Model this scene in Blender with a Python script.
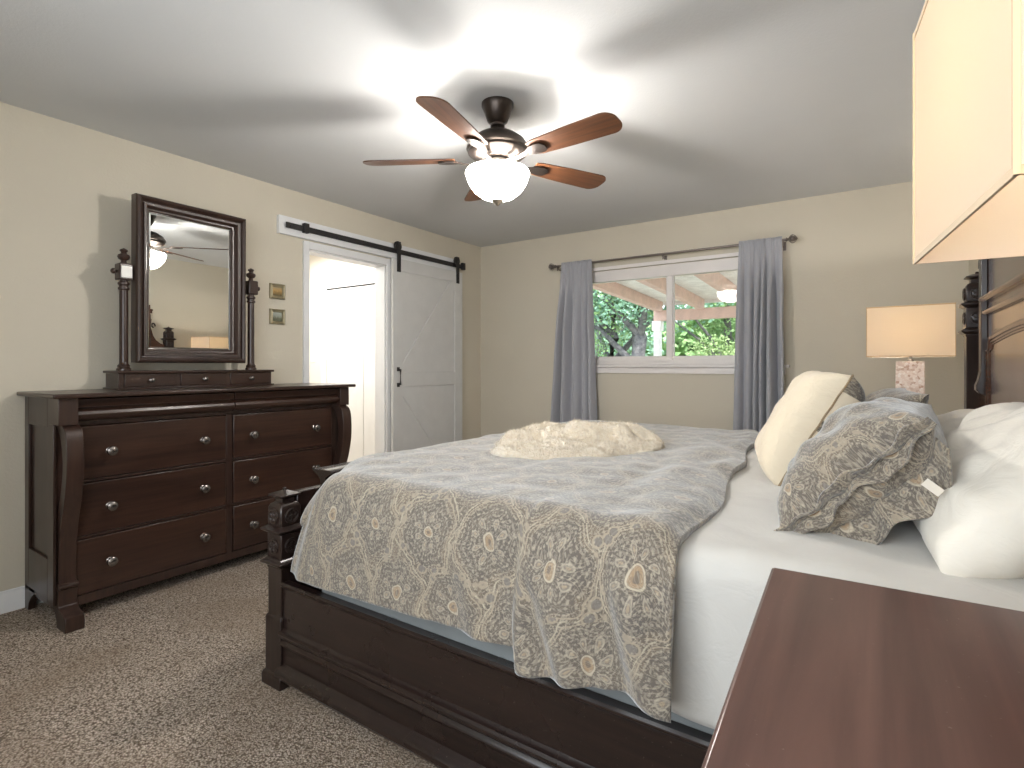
import bpy, bmesh, math, random
from mathutils import Vector, Matrix, noise
PI = math.pi
for o in list(bpy.data.objects): bpy.data.objects.remove(o)
scene = bpy.context.scene
COL = scene.collection
R = math.radians

# ------------------------------------------------------------------ camera
cam_d = bpy.data.cameras.new('camera'); cam = bpy.data.objects.new('camera', cam_d); COL.objects.link(cam)
cam.location = (0, 0, 1.18); cam.rotation_euler = (PI/2, 0, R(33.75))
cam_d.sensor_width = 36.0; cam_d.lens = 540/1024*36.0
cam_d.shift_y = -18/1024; cam_d.clip_start = 0.02; cam_d.clip_end = 200
scene.camera = cam
# ------------------------------------------------------------------ view
vs = scene.view_settings
vs.view_transform = 'Standard'; vs.look = 'None'; vs.gamma = 1.0; vs.use_curve_mapping = False
vs.exposure = 0.38
# ------------------------------------------------------------------ world and daylight
world = bpy.data.worlds.new('world'); scene.world = world; world.use_nodes = True
wn = world.node_tree.nodes; wl = world.node_tree.links
bg = wn['Background']; bg.inputs['Color'].default_value = (0.80, 0.90, 1.0, 1); bg.inputs['Strength'].default_value = 2.6
sun_d = bpy.data.lights.new('sun', 'SUN'); sun = bpy.data.objects.new('sun', sun_d); COL.objects.link(sun)
sun_d.energy = 5.0; sun_d.angle = R(3); sun_d.color = (1.0, 0.95, 0.86)
sun.rotation_euler = (R(38), R(20), R(15)); sun.location = (-2, 9, 6)
def area(name, loc, rot, sx, sy, power, color, portal=False):
    d = bpy.data.lights.new(name, 'AREA'); o = bpy.data.objects.new(name, d); COL.objects.link(o)
    d.shape = 'RECTANGLE'; d.size = sx; d.size_y = sy; d.energy = power; d.color = color
    o.location = loc; o.rotation_euler = rot
    if portal: d.cycles.is_portal = True
    return o
def point(name, loc, power, color, rad):
    d = bpy.data.lights.new(name, 'POINT'); o = bpy.data.objects.new(name, d); COL.objects.link(o)
    d.energy = power; d.color = color; d.shadow_soft_size = rad; o.location = loc
    return o
area('window_daylight_portal', (-1.455, 4.66, 1.63), (-PI/2, 0, 0), 1.66, 0.86, 1, (1, 1, 1), True)
area('rear_fill_light', (-.71, -0.62, 1.45), (PI/2, 0, 0), 1.95, 1.3, 30, (0.93, 0.97, 1.0))  # fill light added behind the camera, shining in through the added rear window
area('hall_ceiling_lamp_light', (-4.6, 2.9, 2.38), (0, 0, 0), 0.8, 0.8, 40, (1.0, 0.99, 0.97))

LX, FY, BY, RX, H = -3.46, 4.58, -0.50, 0.52, 2.44

# ------------------------------------------------------------------ node helpers
def lin(c):
    return tuple(((v/255)/12.92 if v/255 <= .04045 else ((v/255+.055)/1.055)**2.4) for v in c) + (1,)
class G:
    """small helper to chain shader nodes"""
    def __init__(s, name, rough=.6, metal=0.0, spec=.5):
        s.m = bpy.data.materials.new(name); s.m.use_nodes = True
        s.n = s.m.node_tree.nodes; s.l = s.m.node_tree.links
        s.b = s.n['Principled BSDF']
        s.b.inputs['Roughness'].default_value = rough; s.b.inputs['Metallic'].default_value = metal
        s.b.inputs['Specular IOR Level'].default_value = spec
    def new(s, t, **k):
        x = s.n.new(t)
        for a, v in k.items(): setattr(x, a, v)
        return x
    def put(s, inp, v):
        if isinstance(v, bpy.types.NodeSocket): s.l.new(v, inp)
        elif v is not None:
            inp.default_value = v
    def coord(s, kind='Object', scale=(1, 1, 1), rot=(0, 0, 0), loc=(0, 0, 0)):
        t = s.new('ShaderNodeTexCoord'); m = s.new('ShaderNodeMapping')
        m.inputs['Scale'].default_value = scale; m.inputs['Rotation'].default_value = rot; m.inputs['Location'].default_value = loc
        s.l.new(t.outputs[kind], m.inputs[0]); return m.outputs[0]
    def noise(s, vec, scale=5, detail=3, rough=.5, dist=0):
        x = s.new('ShaderNodeTexNoise'); s.l.new(vec, x.inputs['Vector'])
        x.inputs['Scale'].default_value = scale; x.inputs['Detail'].default_value = detail
        x.inputs['Roughness'].default_value = rough; x.inputs['Distortion'].default_value = dist
        return x.outputs[0]
    def vor(s, vec, scale=5, feature='F1', rnd=1.0):
        x = s.new('ShaderNodeTexVoronoi', feature=feature); s.l.new(vec, x.inputs['Vector'])
        x.inputs['Scale'].default_value = scale; x.inputs['Randomness'].default_value = rnd
        return x
    def ramp(s, fac, stops, interp='LINEAR'):
        x = s.new('ShaderNodeValToRGB'); x.color_ramp.interpolation = interp
        e = x.color_ramp.elements
        while len(e) < len(stops): e.new(.5)
        for i, (p, c) in enumerate(stops):
            e[i].position = p; e[i].color = c if len(c) == 4 else lin(c)
        s.put(x.inputs[0], fac); return x.outputs[0]
    def mix(s, f, a, b, mode='MIX'):
        x = s.new('ShaderNodeMix', data_type='RGBA', blend_type=mode)
        s.put(x.inputs[0], f); s.put(x.inputs[6], a); s.put(x.inputs[7], b); return x.outputs[2]
    def math(s, op, a, b=None, c=None, clamp=False):
        x = s.new('ShaderNodeMath', operation=op); x.use_clamp = clamp
        s.put(x.inputs[0], a)
        if b is not None: s.put(x.inputs[1], b)
        if c is not None: s.put(x.inputs[2], c)
        return x.outputs[0]
    def band(s, v, lo, hi, soft=.01):
        """1 inside lo..hi"""
        a = s.new('ShaderNodeMapRange', interpolation_type='SMOOTHSTEP'); s.put(a.inputs[0], v)
        a.inputs[1].default_value = lo-soft; a.inputs[2].default_value = lo+soft
        b = s.new('ShaderNodeMapRange', interpolation_type='SMOOTHSTEP'); s.put(b.inputs[0], v)
        b.inputs[1].default_value = hi-soft; b.inputs[2].default_value = hi+soft
        return s.math('SUBTRACT', a.outputs[0], b.outputs[0], clamp=True)
    def bump(s, h, strength=.3, dist=.01, prev=None):
        x = s.new('ShaderNodeBump'); x.inputs['Strength'].default_value = strength; x.inputs['Distance'].default_value = dist
        s.l.new(h, x.inputs['Height'])
        if prev: s.l.new(prev, x.inputs['Normal'])
        return x.outputs[0]
    def base(s, c): s.put(s.b.inputs['Base Color'], c if not isinstance(c, tuple) else (c if len(c) == 4 else lin(c)))
    def normal(s, n): s.l.new(n, s.b.inputs['Normal'])

def plain(name, c, rough=.5, metal=0.0, spec=.5, var=.06, scale=8, bumpy=0, bscale=60, bdist=.003):
    g = G(name, rough, metal, spec); v = g.coord()
    n = g.noise(v, scale, 4)
    k = lin(c); d = tuple(x*(1-var*2) for x in k[:3])+(1,); u = tuple(min(1, x*(1+var*2)) for x in k[:3])+(1,)
    g.base(g.ramp(n, [(.3, d), (.7, u)]))
    if bumpy: g.normal(g.bump(g.noise(v, bscale, 4), bumpy, bdist))
    return g.m
def wood(name, dark, light, axis=1, rough=.28, dens=60, coat=0.0, wear=0.0):
    g = G(name, rough); sc = [dens, dens, dens]; sc[axis] = dens*.05
    v = g.coord(scale=tuple(sc)); n = g.noise(v, 1, 5, .6, .6)
    v2 = g.coord(scale=tuple(x*.12 for x in sc)); n2 = g.noise(v2, 1, 3, .5, .8)
    f = g.math('ADD', g.math('MULTIPLY', n, .55), g.math('MULTIPLY', n2, .45))
    c = g.ramp(f, [(.36, dark), (.64, light)])
    if wear:
        vo = g.coord(); sp = g.noise(vo, 140, 2); c = g.mix(g.math('MULTIPLY', g.band(sp, .735, 2, .012), wear), c, lin((150, 138, 128)))
    g.base(c)
    r = g.noise(g.coord(), 5, 3); rr = g.new('ShaderNodeMapRange'); g.put(rr.inputs[0], r)
    rr.inputs[3].default_value = rough*.8; rr.inputs[4].default_value = rough*1.3; g.put(g.b.inputs['Roughness'], rr.outputs[0])
    g.normal(g.bump(n, .03, .001))
    g.b.inputs['Coat Weight'].default_value = coat; g.b.inputs['Coat Roughness'].default_value = .18
    return g.m

M = {}
M['wood_y'] = wood('espresso_wood_grain_across', (40, 26, 21), (66, 44, 34), 1, .30, coat=.15)
M['wood_x'] = wood('espresso_wood_grain_deep', (44, 28, 23), (70, 46, 37), 0, .30, coat=.15)
M['wood_z'] = wood('espresso_wood_grain_upright', (42, 29, 24), (64, 45, 37), 2, .30, coat=.15)
M['bed_wood'] = wood('black_cherry_bed_wood', (27, 19, 17), (46, 32, 28), 0, .27, coat=.2, wear=.25)
M['bed_wood_z'] = wood('black_cherry_post_wood', (30, 22, 19), (50, 36, 31), 2, .30, coat=.2)
M['bed_wood_y'] = wood('black_cherry_headboard_wood', (52, 33, 26), (92, 60, 45), 1, .20, coat=.4)
M['top_wood'] = wood('red_brown_tabletop_wood', (72, 47, 41), (102, 72, 63), 1, .30, dens=26, coat=.25, wear=.35)
M['blade_wood'] = wood('walnut_fan_blade_wood', (66, 40, 24), (112, 70, 43), 0, .38, dens=40)
M['knob'] = plain('dark_bronze_knob', (120, 114, 110), .24, .85)
M['bronze'] = plain('oil_rubbed_bronze', (70, 62, 57), .33, .85)
M['nickel'] = plain('aged_nickel', (168, 160, 150), .3, .9)
M['rod_metal'] = plain('brushed_grey_metal', (132, 122, 116), .35, .7)
M['black_iron'] = plain('black_iron', (52, 50, 50), .5, .4)
M['white_paint'] = plain('white_painted_wood', (226, 225, 222), .42, var=.01)
M['door_paint'] = plain('off_white_barn_door_paint', (208, 207, 204), .5, var=.015)
M['trim_paint'] = plain('white_trim_paint', (228, 228, 228), .4, var=.01)
M['vinyl'] = plain('white_window_vinyl', (232, 226, 222), .35, var=.01)
M['plastic'] = plain('white_plastic', (235, 232, 226), .4, var=.01)
M['mattress'] = plain('blue_grey_mattress_ticking', (128, 132, 132), .8, var=.04, bumpy=.3, bscale=90)

def wallmat(name, c, bs=.22):
    g = G(name, .85, spec=.25); v = g.coord()
    g.base(g.ramp(g.noise(v, 1.3, 3), [(.3, lin(tuple(x-3 for x in c))), (.7, lin(tuple(x+2 for x in c)))]))
    n = g.noise(v, 70, 3, .6); n2 = g.noise(v, 190, 2)
    g.normal(g.bump(g.math('ADD', n, g.math('MULTIPLY', n2, .4)), bs, .006))
    return g.m
M['wall'] = wallmat('greige_wall_paint', (206, 198, 181))
M['ceiling'] = wallmat('textured_white_ceiling_paint', (211, 212, 212), .16)
M['hall_wall'] = wallmat('pale_hall_paint', (226, 220, 208), .12)

def carpet():
    g = G('beige_frieze_carpet', .95, spec=.1); v = g.coord()
    w = g.noise(v, 55, 2)
    vv = g.new('ShaderNodeVectorMath', operation='ADD'); g.l.new(v, vv.inputs[0])
    sc = g.new('ShaderNodeVectorMath', operation='SCALE'); nt = g.new('ShaderNodeTexNoise'); nt.inputs['Scale'].default_value = 40
    g.l.new(v, nt.inputs['Vector']); g.l.new(nt.outputs[1], sc.inputs[0]); sc.inputs['Scale'].default_value = .012; g.l.new(sc.outputs[0], vv.inputs[1])
    a = g.vor(vv.outputs[0], 150); b = g.noise(vv.outputs[0], 95, 4, .7)
    f = g.math('ADD', g.math('MULTIPLY', a.outputs['Distance'], .5), g.math('MULTIPLY', b, .75))
    c = g.ramp(f, [(.40, (236, 222, 206)), (.58, (188, 172, 156)), (.76, (112, 98, 86))])
    big = g.noise(v, 1.6, 3, .55, .8)
    c = g.mix(g.ramp(big, [(.42, (0, 0, 0, 1)), (.62, (.45, .45, .45, 1))]), c, lin((152, 132, 112)))
    g.base(c)
    g.normal(g.bump(g.math('MULTIPLY', f, -1), 1.0, .012))
    return g.m
M['carpet'] = carpet()

def paisley(name, tint=0.0):
    g = G(name, .82, spec=.2)
    v = g.coord('UV')
    nt = g.new('ShaderNodeTexNoise'); nt.inputs['Scale'].default_value = 9; nt.inputs['Detail'].default_value = 2; g.l.new(v, nt.inputs['Vector'])
    sub = g.new('ShaderNodeVectorMath', operation='SUBTRACT'); g.l.new(nt.outputs[1], sub.inputs[0]); sub.inputs[1].default_value = (.5, .5, .5)
    sc = g.new('ShaderNodeVectorMath', operation='SCALE'); g.l.new(sub.outputs[0], sc.inputs[0]); sc.inputs['Scale'].default_value = .07
    ad = g.new('ShaderNodeVectorMath', operation='ADD'); g.l.new(v, ad.inputs[0]); g.l.new(sc.outputs[0], ad.inputs[1])
    sp = g.new('ShaderNodeSeparateXYZ'); g.l.new(ad.outputs[0], sp.inputs[0])
    W, Hh = .205, .20
    vr = g.math('DIVIDE', sp.outputs[1], Hh); row = g.math('FLOOR', vr)
    off = g.math('MULTIPLY', g.math('PINGPONG', row, 1.0), .5)
    ur = g.math('ADD', g.math('DIVIDE', sp.outputs[0], W), off)
    x = g.math('SUBTRACT', g.math('FRACT', ur), .5); y = g.math('SUBTRACT', g.math('FRACT', vr), .5)
    y2 = g.math('MULTIPLY', y, .86)
    r = g.math('SQRT', g.math('ADD', g.math('MULTIPLY', x, x), g.math('MULTIPLY', y2, y2)))
    th = g.math('ARCTAN2', y2, x)
    pet = g.math('MULTIPLY', g.math('SINE', g.math('MULTIPLY', th, 6)), .025)
    rp = g.math('ADD', r, pet)
    # ground
    nb = g.noise(v, 9, 4, .6)
    ground = g.ramp(nb, [(.35, (100, 93, 86)), (.55, (114, 103, 91)), (.7, (126, 113, 97))])
    weave = g.noise(v, 170, 2, .7)
    ground = g.mix(g.band(weave, .56, 2, .02), ground, lin((156, 146, 130)))
    # inner medallion darker / bluish
    c = g.mix(g.math('MULTIPLY', g.band(rp, .0, .40, .01), .55), ground, lin((98, 92, 87)))
    # concentric dashed rings
    rings = g.math('SINE', g.math('MULTIPLY', rp, 95))
    dash = g.math('SINE', g.math('MULTIPLY', th, 34))
    rm = g.math('MULTIPLY', g.band(rings, .45, 2, .2), g.band(dash, -.35, 2, .3))
    rm = g.math('MULTIPLY', rm, g.band(r, .1, .44, .01))
    c = g.mix(g.math('MULTIPLY', rm, .55), c, lin((168, 159, 143)))
    # petals: small rings on circle of radius .2
    xs = g.math('SUBTRACT', g.math('PINGPONG', g.math('ADD', g.math('MULTIPLY', g.math('DIVIDE', th, 2*PI), 4), 4), .5), .25)
    dx = g.math('MULTIPLY', xs, 1.2); dy = g.math('SUBTRACT', r, .20)
    pr = g.math('SQRT', g.math('ADD', g.math('MULTIPLY', g.math('MULTIPLY', dx, dx), .22), g.math('MULTIPLY', dy, dy)))
    c = g.mix(g.math('MULTIPLY', g.band(pr, -1, .062, .008), .6), c, lin((140, 131, 118)))
    c = g.mix(g.math('MULTIPLY', g.band(pr, .045, .066, .006), .55), c, lin((178, 168, 150)))
    c = g.mix(g.math('MULTIPLY', g.band(pr, -1, .024, .006), .55), c, lin((170, 150, 124)))
    c = g.mix(g.math('MULTIPLY', g.band(r, -1, .068, .008), .8), c, lin((166, 142, 114)))
    c = g.mix(g.band(r, -1, .03, .006), c, lin((120, 108, 96)))
    c = g.mix(g.band(r, .07, .09, .006), c, lin((184, 172, 152)))
    # ogee outline
    ogee = g.math('ADD', g.math('ABSOLUTE', x), g.math('MULTIPLY', g.math('SINE', g.math('MULTIPLY', g.math('ABSOLUTE', y), PI*2)), .06))
    c = g.mix(g.math('MULTIPLY', g.band(rp, .455, .472, .006), .8), c, lin((168, 155, 136)))
    c = g.mix(g.math('MULTIPLY', g.band(rp, .50, .515, .006), .7), c, lin((190, 180, 158)))
    c = g.mix(g.math('MULTIPLY', g.band(ogee, .485, .5, .008), .6), c, lin((160, 148, 130)))
    # curling contour lines
    cn = g.noise(v, 13, 1.5, .5, 1.5); cs = g.math('SINE', g.math('MULTIPLY', cn, 70))
    c = g.mix(g.math('MULTIPLY', g.band(cs, .72, 2, .12), .32), c, lin((180, 170, 150)))
    cn2 = g.noise(v, 30, 1, .5, 1.0); cs2 = g.math('SINE', g.math('MULTIPLY', cn2, 60))
    c = g.mix(g.math('MULTIPLY', g.band(cs2, .7, 2, .15), .25), c, lin((98, 94, 90)))
    # small rings in the gaps
    sv = g.vor(v, 26, rnd=.75); dd = sv.outputs['Distance']
    gap = g.band(r, .43, 2, .01)
    c = g.mix(g.math('MULTIPLY', g.math('MULTIPLY', g.band(dd, .30, .42, .03), gap), .85), c, lin((160, 148, 130)))
    c = g.mix(g.math('MULTIPLY', g.math('MULTIPLY', g.band(dd, -1, .26, .03), gap), .8), c, lin((122, 116, 110)))
    # scattered dots everywhere
    s2 = g.vor(v, 95, rnd=1); c = g.mix(g.math('MULTIPLY', g.band(s2.outputs['Distance'], -1, .24, .05), .28), c, lin((196, 186, 164)))
    if tint: c = g.mix(tint, c, lin((150, 158, 166)))
    g.base(c)
    g.b.inputs['Sheen Weight'].default_value = .6; g.b.inputs['Sheen Roughness'].default_value = .45; g.b.inputs['Sheen Tint'].default_value = (.92, .96, 1, 1)
    wr = g.noise(v, 10, 4, .6, .5)
    g.normal(g.bump(g.noise(v, 420, 2), .15, .001, g.bump(wr, .35, .012)))
    return g.m
M['paisley'] = paisley('grey_paisley_cotton')

def cloth(name, c, wr=.35, wscale=8, rough=.85, sheen=.25, var=.03, fine=300):
    g = G(name, rough, spec=.2); v = g.coord()
    k = lin(c)
    g.base(g.ramp(g.noise(v, 3, 3), [(.3, tuple(x*(1-var) for x in k[:3])+(1,)), (.7, tuple(min(1, x*(1+var)) for x in k[:3])+(1,))]))
    g.b.inputs['Sheen Weight'].default_value = sheen
    g.normal(g.bump(g.noise(v, fine, 2), .12, .001, g.bump(g.noise(v, wscale, 4, .55, 1.2), wr, .012)))
    return g.m
M['sheet'] = cloth('white_cotton_sheet', (200, 197, 191), .35, 9)
M['pillow_white'] = cloth('white_pillowcase_cotton', (232, 226, 214), .5, 10)
M['cream'] = cloth('cream_cushion_cotton', (224, 210, 186), .55, 14)
M['tan_piping'] = cloth('tan_piping', (150, 130, 102), .1)
M['curtain'] = cloth('slate_grey_curtain', (166, 166, 171), .12, 12, .8, .4)
M['tag'] = cloth('white_care_tag', (216, 208, 194), .1)
M['blind'] = plain('blind_white', (225, 222, 216), .5, var=.01)

def fur():
    g = G('cream_faux_fur', .95, spec=.1); v = g.coord(scale=(1, 1.6, 1))
    n = g.noise(v, 75, 4, .7, 1.2); b = g.noise(g.coord(), 8, 3)
    c = g.ramp(n, [(.35, (214, 194, 160)), (.5, (244, 230, 202)), (.65, (252, 243, 224))])
    g.base(g.mix(g.math('MULTIPLY', b, .5), c, lin((246, 234, 222))))
    g.b.inputs['Sheen Weight'].default_value = .8
    g.normal(g.bump(n, 1.0, .01)); return g.m
M['fur'] = fur()

def shade_mat():
    g = G('linen_lampshade', .9, spec=.1); v = g.coord()
    g.base((240, 232, 222))
    n = g.noise(g.coord(scale=(1, 1, .15)), 300, 2); g.normal(g.bump(n, .1, .0006))
    tr = g.new('ShaderNodeBsdfTranslucent'); tr.inputs[0].default_value = lin((240, 222, 190))
    mx = g.new('ShaderNodeMixShader'); mx.inputs[0].default_value = .55
    g.l.new(g.b.outputs[0], mx.inputs[1]); g.l.new(tr.outputs[0], mx.inputs[2]); g.l.new(mx.outputs[0], g.n['Material Output'].inputs[0])
    return g.m
M['shade'] = shade_mat()
M['shade_trim'] = cloth('lampshade_edge_tape', (206, 178, 140), .05)
def emis(name, c, s):
    g = G(name); g.b.inputs['Emission Color'].default_value = c; g.b.inputs['Emission Strength'].default_value = s; g.base((240, 240, 235)); return g.m
def bowl_mat():
    g = G('lit_frosted_bowl', .4); g.base((245, 243, 238)); g.b.inputs['Emission Color'].default_value = (1, .965, .92, 1); g.b.inputs['Emission Strength'].default_value = 20.0
    t = g.new('ShaderNodeBsdfTransparent'); mx = g.new('ShaderNodeMixShader'); mx.inputs[0].default_value = .5
    g.l.new(g.b.outputs[0], mx.inputs[1]); g.l.new(t.outputs[0], mx.inputs[2]); g.l.new(mx.outputs[0], g.n['Material Output'].inputs[0]); return g.m
M['bowl'] = bowl_mat()
M['bulb'] = emis('lit_bulb', (1, .86, .66, 1), 12.0)
def mosaic():
    g = G('mother_of_pearl_mosaic', .3); v = g.coord()
    a = g.vor(v, 85, rnd=.9)
    c = g.ramp(g.noise(a.outputs['Position'] if 'Position' in a.outputs else v, 60, 2), [(.35, (188, 150, 126)), (.48, (226, 204, 186)), (.65, (238, 226, 214))])
    e = g.vor(v, 85, 'DISTANCE_TO_EDGE', .9)
    g.base(g.mix(g.band(e.outputs['Distance'], -1, .03, .02), c, lin((214, 190, 172))))
    return g.m
M['mosaic'] = mosaic()
def glassmat():
    m = bpy.data.materials.new('window_glass'); m.use_nodes = True; n = m.node_tree.nodes; l = m.node_tree.links
    n.remove(n['Principled BSDF']); t = n.new('ShaderNodeBsdfTransparent'); t.inputs[0].default_value = (.97, .985, .98, 1)
    gl = n.new('ShaderNodeBsdfGlossy'); gl.inputs['Roughness'].default_value = .01
    f = n.new('ShaderNodeFresnel'); f.inputs[0].default_value = 1.5
    mx = n.new('ShaderNodeMixShader'); l.new(f.outputs[0], mx.inputs[0]); l.new(t.outputs[0], mx.inputs[1]); l.new(gl.outputs[0], mx.inputs[2])
    l.new(mx.outputs[0], n['Material Output'].inputs[0]); return m
M['glass'] = glassmat()
g = G('mirror_silver', .0, 1.0); g.base((236, 238, 236)); M['mirror'] = g.m
M['gold'] = plain('antique_gold_frame', (150, 140, 112), .4, .35, bumpy=.5, bscale=120)
def art(name, stops, tr):
    g = G(name, .6); v = g.coord('Generated')
    sp = g.new('ShaderNodeSeparateXYZ'); g.l.new(v, sp.inputs[0])
    f = g.math('ADD', sp.outputs[2], g.math('MULTIPLY', g.math('SUBTRACT', g.noise(v, tr, 4), .5), .5))
    g.base(g.ramp(f, stops)); return g.m
M['art_warm'] = art('painted_golden_landscape', [(.0, (84, 76, 48)), (.35, (132, 106, 60)), (.6, (178, 142, 84)), (1, (150, 140, 112))], 5)
M['art_cool'] = art('painted_misty_landscape', [(.0, (72, 76, 60)), (.35, (104, 106, 86)), (.55, (146, 150, 138)), (1, (160, 166, 156))], 6)

# ------------------------------------------------------------------ mesh helpers
ORG = {}
def finish(o, smooth=True, ang=38, bev=0, seg=2):
    me = o.data
    if smooth:
        for p in me.polygons: p.use_smooth = True
        me.set_sharp_from_angle(angle=R(ang))
    if bev:
        m = o.modifiers.new('soft_edges', 'BEVEL'); m.width = bev; m.segments = seg; m.limit_method = 'ANGLE'; m.angle_limit = R(40); m.harden_normals = False
def obj(name, bm, mat, parent=None, bev=0, smooth=True, ang=38, recalc=True, seg=2, extra=()):
    """one mesh object; the shape is given in world coordinates unless its thing was built at the origin"""
    if recalc: bmesh.ops.recalc_face_normals(bm, faces=bm.faces)
    if parent is None:
        xs = [v.co for v in bm.verts]
        c = Vector(((min(v.x for v in xs)+max(v.x for v in xs))/2, (min(v.y for v in xs)+max(v.y for v in xs))/2, min(v.z for v in xs)))
    else: c = ORG[parent]
    bmesh.ops.translate(bm, verts=bm.verts, vec=-c)
    me = bpy.data.meshes.new(name); bm.to_mesh(me); bm.free()
    o = bpy.data.objects.new(name, me); COL.objects.link(o)
    me.materials.append(M[mat] if isinstance(mat, str) else mat)
    for e in extra: me.materials.append(M[e])
    if parent is None: o.location = c
    else: o.parent = parent
    ORG[o] = c
    finish(o, smooth, ang, bev, seg); return o
def thing(name, label, cat, loc=(0, 0, 0), rz=0, group=None):
    o = bpy.data.objects.new(name, None); COL.objects.link(o); o.empty_display_size = .05
    o.location = loc; o.rotation_euler = (0, 0, rz); o['label'] = label; o['category'] = cat
    if group: o['group'] = group
    ORG[o] = Vector(loc); return o
def tag(o, label, cat, group=None, kind=None):
    o['label'] = label; o['category'] = cat
    if group: o['group'] = group
    if kind: o['kind'] = kind
    return o
def struct(o): o['kind'] = 'structure'; return o
def B(): return bmesh.new()
def box(bm, x0, x1, y0, y1, z0, z1):
    vs_ = [bm.verts.new(p) for p in [(x0,y0,z0),(x1,y0,z0),(x1,y1,z0),(x0,y1,z0),(x0,y0,z1),(x1,y0,z1),(x1,y1,z1),(x0,y1,z1)]]
    for f in [(0,3,2,1),(4,5,6,7),(0,1,5,4),(1,2,6,5),(2,3,7,6),(3,0,4,7)]: bm.faces.new([vs_[i] for i in f])
    return bm
def BX(*a): return box(B(), *a)
def prism(bm, poly, axis, a, b):
    """poly: 2D points in the other two axes (in x,y,z order), extruded from a to b along axis"""
    def P(p, t):
        q = list(p); q.insert(axis, t); return q
    A = [bm.verts.new(P(p, a)) for p in poly]; Bv = [bm.verts.new(P(p, b)) for p in poly]
    n = len(poly)
    bm.faces.new(A); bm.faces.new(Bv[::-1])
    for i in range(n): bm.faces.new([A[i], A[(i+1) % n], Bv[(i+1) % n], Bv[i]])
    return bm
def frame(bm, axis, rect, w, a, b):
    """picture-frame of four mitred members; rect in the two other axes, extruded a..b on axis"""
    (u0, u1, v0, v1) = rect
    out = [(u0, v0), (u1, v0), (u1, v1), (u0, v1)]; inn = [(u0+w, v0+w), (u1-w, v0+w), (u1-w, v1-w), (u0+w, v1-w)]
    for i in range(4):
        j = (i+1) % 4; prism(bm, [out[i], out[j], inn[j], inn[i]], axis, a, b)
    return bm
def lathe(bm, prof, c, segs=24, axis=2):
    rings = []
    for r, z in prof:
        ring = []
        for k in range(segs):
            a = 2*PI*k/segs; p = [r*math.cos(a), r*math.sin(a)]; p.insert(axis, z)
            ring.append(bm.verts.new((p[0]+c[0], p[1]+c[1], p[2]+c[2])))
        rings.append(ring)
    for i in range(len(rings)-1):
        for k in range(segs):
            bm.faces.new([rings[i][k], rings[i][(k+1) % segs], rings[i+1][(k+1) % segs], rings[i+1][k]])
    if prof[0][0] > 0: bm.faces.new(rings[0][::-1])
    if prof[-1][0] > 0: bm.faces.new(rings[-1])
    bmesh.ops.remove_doubles(bm, verts=bm.verts, dist=1e-6)
    return bm
def sqlathe(bm, prof, c):
    """square-section stack: list of (half-width, z)"""
    rings = []
    for r, z in prof:
        rings.append([bm.verts.new((c[0]+sx*r, c[1]+sy*r, z)) for sx, sy in ((-1,-1),(1,-1),(1,1),(-1,1))])
    for i in range(len(rings)-1):
        for k in range(4): bm.faces.new([rings[i][k], rings[i][(k+1) % 4], rings[i+1][(k+1) % 4], rings[i+1][k]])
    bm.faces.new(rings[0][::-1]); bm.faces.new(rings[-1]); return bm
def tube(bm, pts, r, segs=10, closed=False):
    pts = [Vector(p) for p in pts]; n = len(pts); rings = []
    rr = r if isinstance(r, (list, tuple)) else [r]*n
    up = Vector((0, 0, 1))
    for i, p in enumerate(pts):
        if closed: d = pts[(i+1) % n]-pts[i-1]
        else: d = pts[min(i+1, n-1)]-pts[max(i-1, 0)]
        d.normalize(); a = d.cross(up)
        if a.length < .05: a = d.cross(Vector((1, 0, 0)))
        a.normalize(); b = d.cross(a)
        rings.append([bm.verts.new(p+(a*math.cos(2*PI*k/segs)+b*math.sin(2*PI*k/segs))*rr[i]) for k in range(segs)])
    m = n if closed else n-1
    for i in range(m):
        for k in range(segs): bm.faces.new([rings[i][k], rings[i][(k+1) % segs], rings[(i+1) % n][(k+1) % segs], rings[(i+1) % n][k]])
    if not closed: bm.faces.new(rings[0][::-1]); bm.faces.new(rings[-1])
    return bm
def surf(name, nu, nv, fn, mat, uvfn=None, parent=None, thick=0, sub=0, recalc=True, closed_v=False):
    """grid surface from fn(i/nu, j/nv) -> xyz"""
    bm = B(); V = [[bm.verts.new(fn(i/nu, j/nv)) for j in range(nv+1)] for i in range(nu+1)]
    uvl = bm.loops.layers.uv.new('UVMap')
    for i in range(nu):
        for j in range(nv):
            f = bm.faces.new([V[i][j], V[i+1][j], V[i+1][j+1], V[i][j+1]])
            for lp, (a, b) in zip(f.loops, ((i, j), (i+1, j), (i+1, j+1), (i, j+1))):
                lp[uvl].uv = uvfn(a/nu, b/nv) if uvfn else (a/nu, b/nv)
    o = obj(name, bm, mat, parent, ang=75, recalc=recalc)
    if thick:
        m = o.modifiers.new('cloth_thickness', 'SOLIDIFY'); m.thickness = thick; m.offset = 0
    if sub:
        m = o.modifiers.new('smooth', 'SUBSURF'); m.levels = sub; m.render_levels = sub
    return o
def copy_thing(root, loc, rz=None, label=None, group=None):
    r = root.copy(); COL.objects.link(r); r.location = loc
    if rz is not None: r.rotation_euler = (0, 0, rz)
    if label: r['label'] = label
    if group: r['group'] = group
    for ch in [c for c in ORG if c.parent == root]:
        c = ch.copy(); COL.objects.link(c); c.parent = r; c.matrix_parent_inverse = ch.matrix_parent_inverse
        for gch in [x for x in ORG if x.parent == ch]:
            d = gch.copy(); COL.objects.link(d); d.parent = c
    return r
def sstep(a, b, x):
    t = max(0, min(1, (x-a)/(b-a))); return t*t*(3-2*t)
def nz(x, y, z=0): return noise.noise(Vector((x, y, z)))

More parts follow.
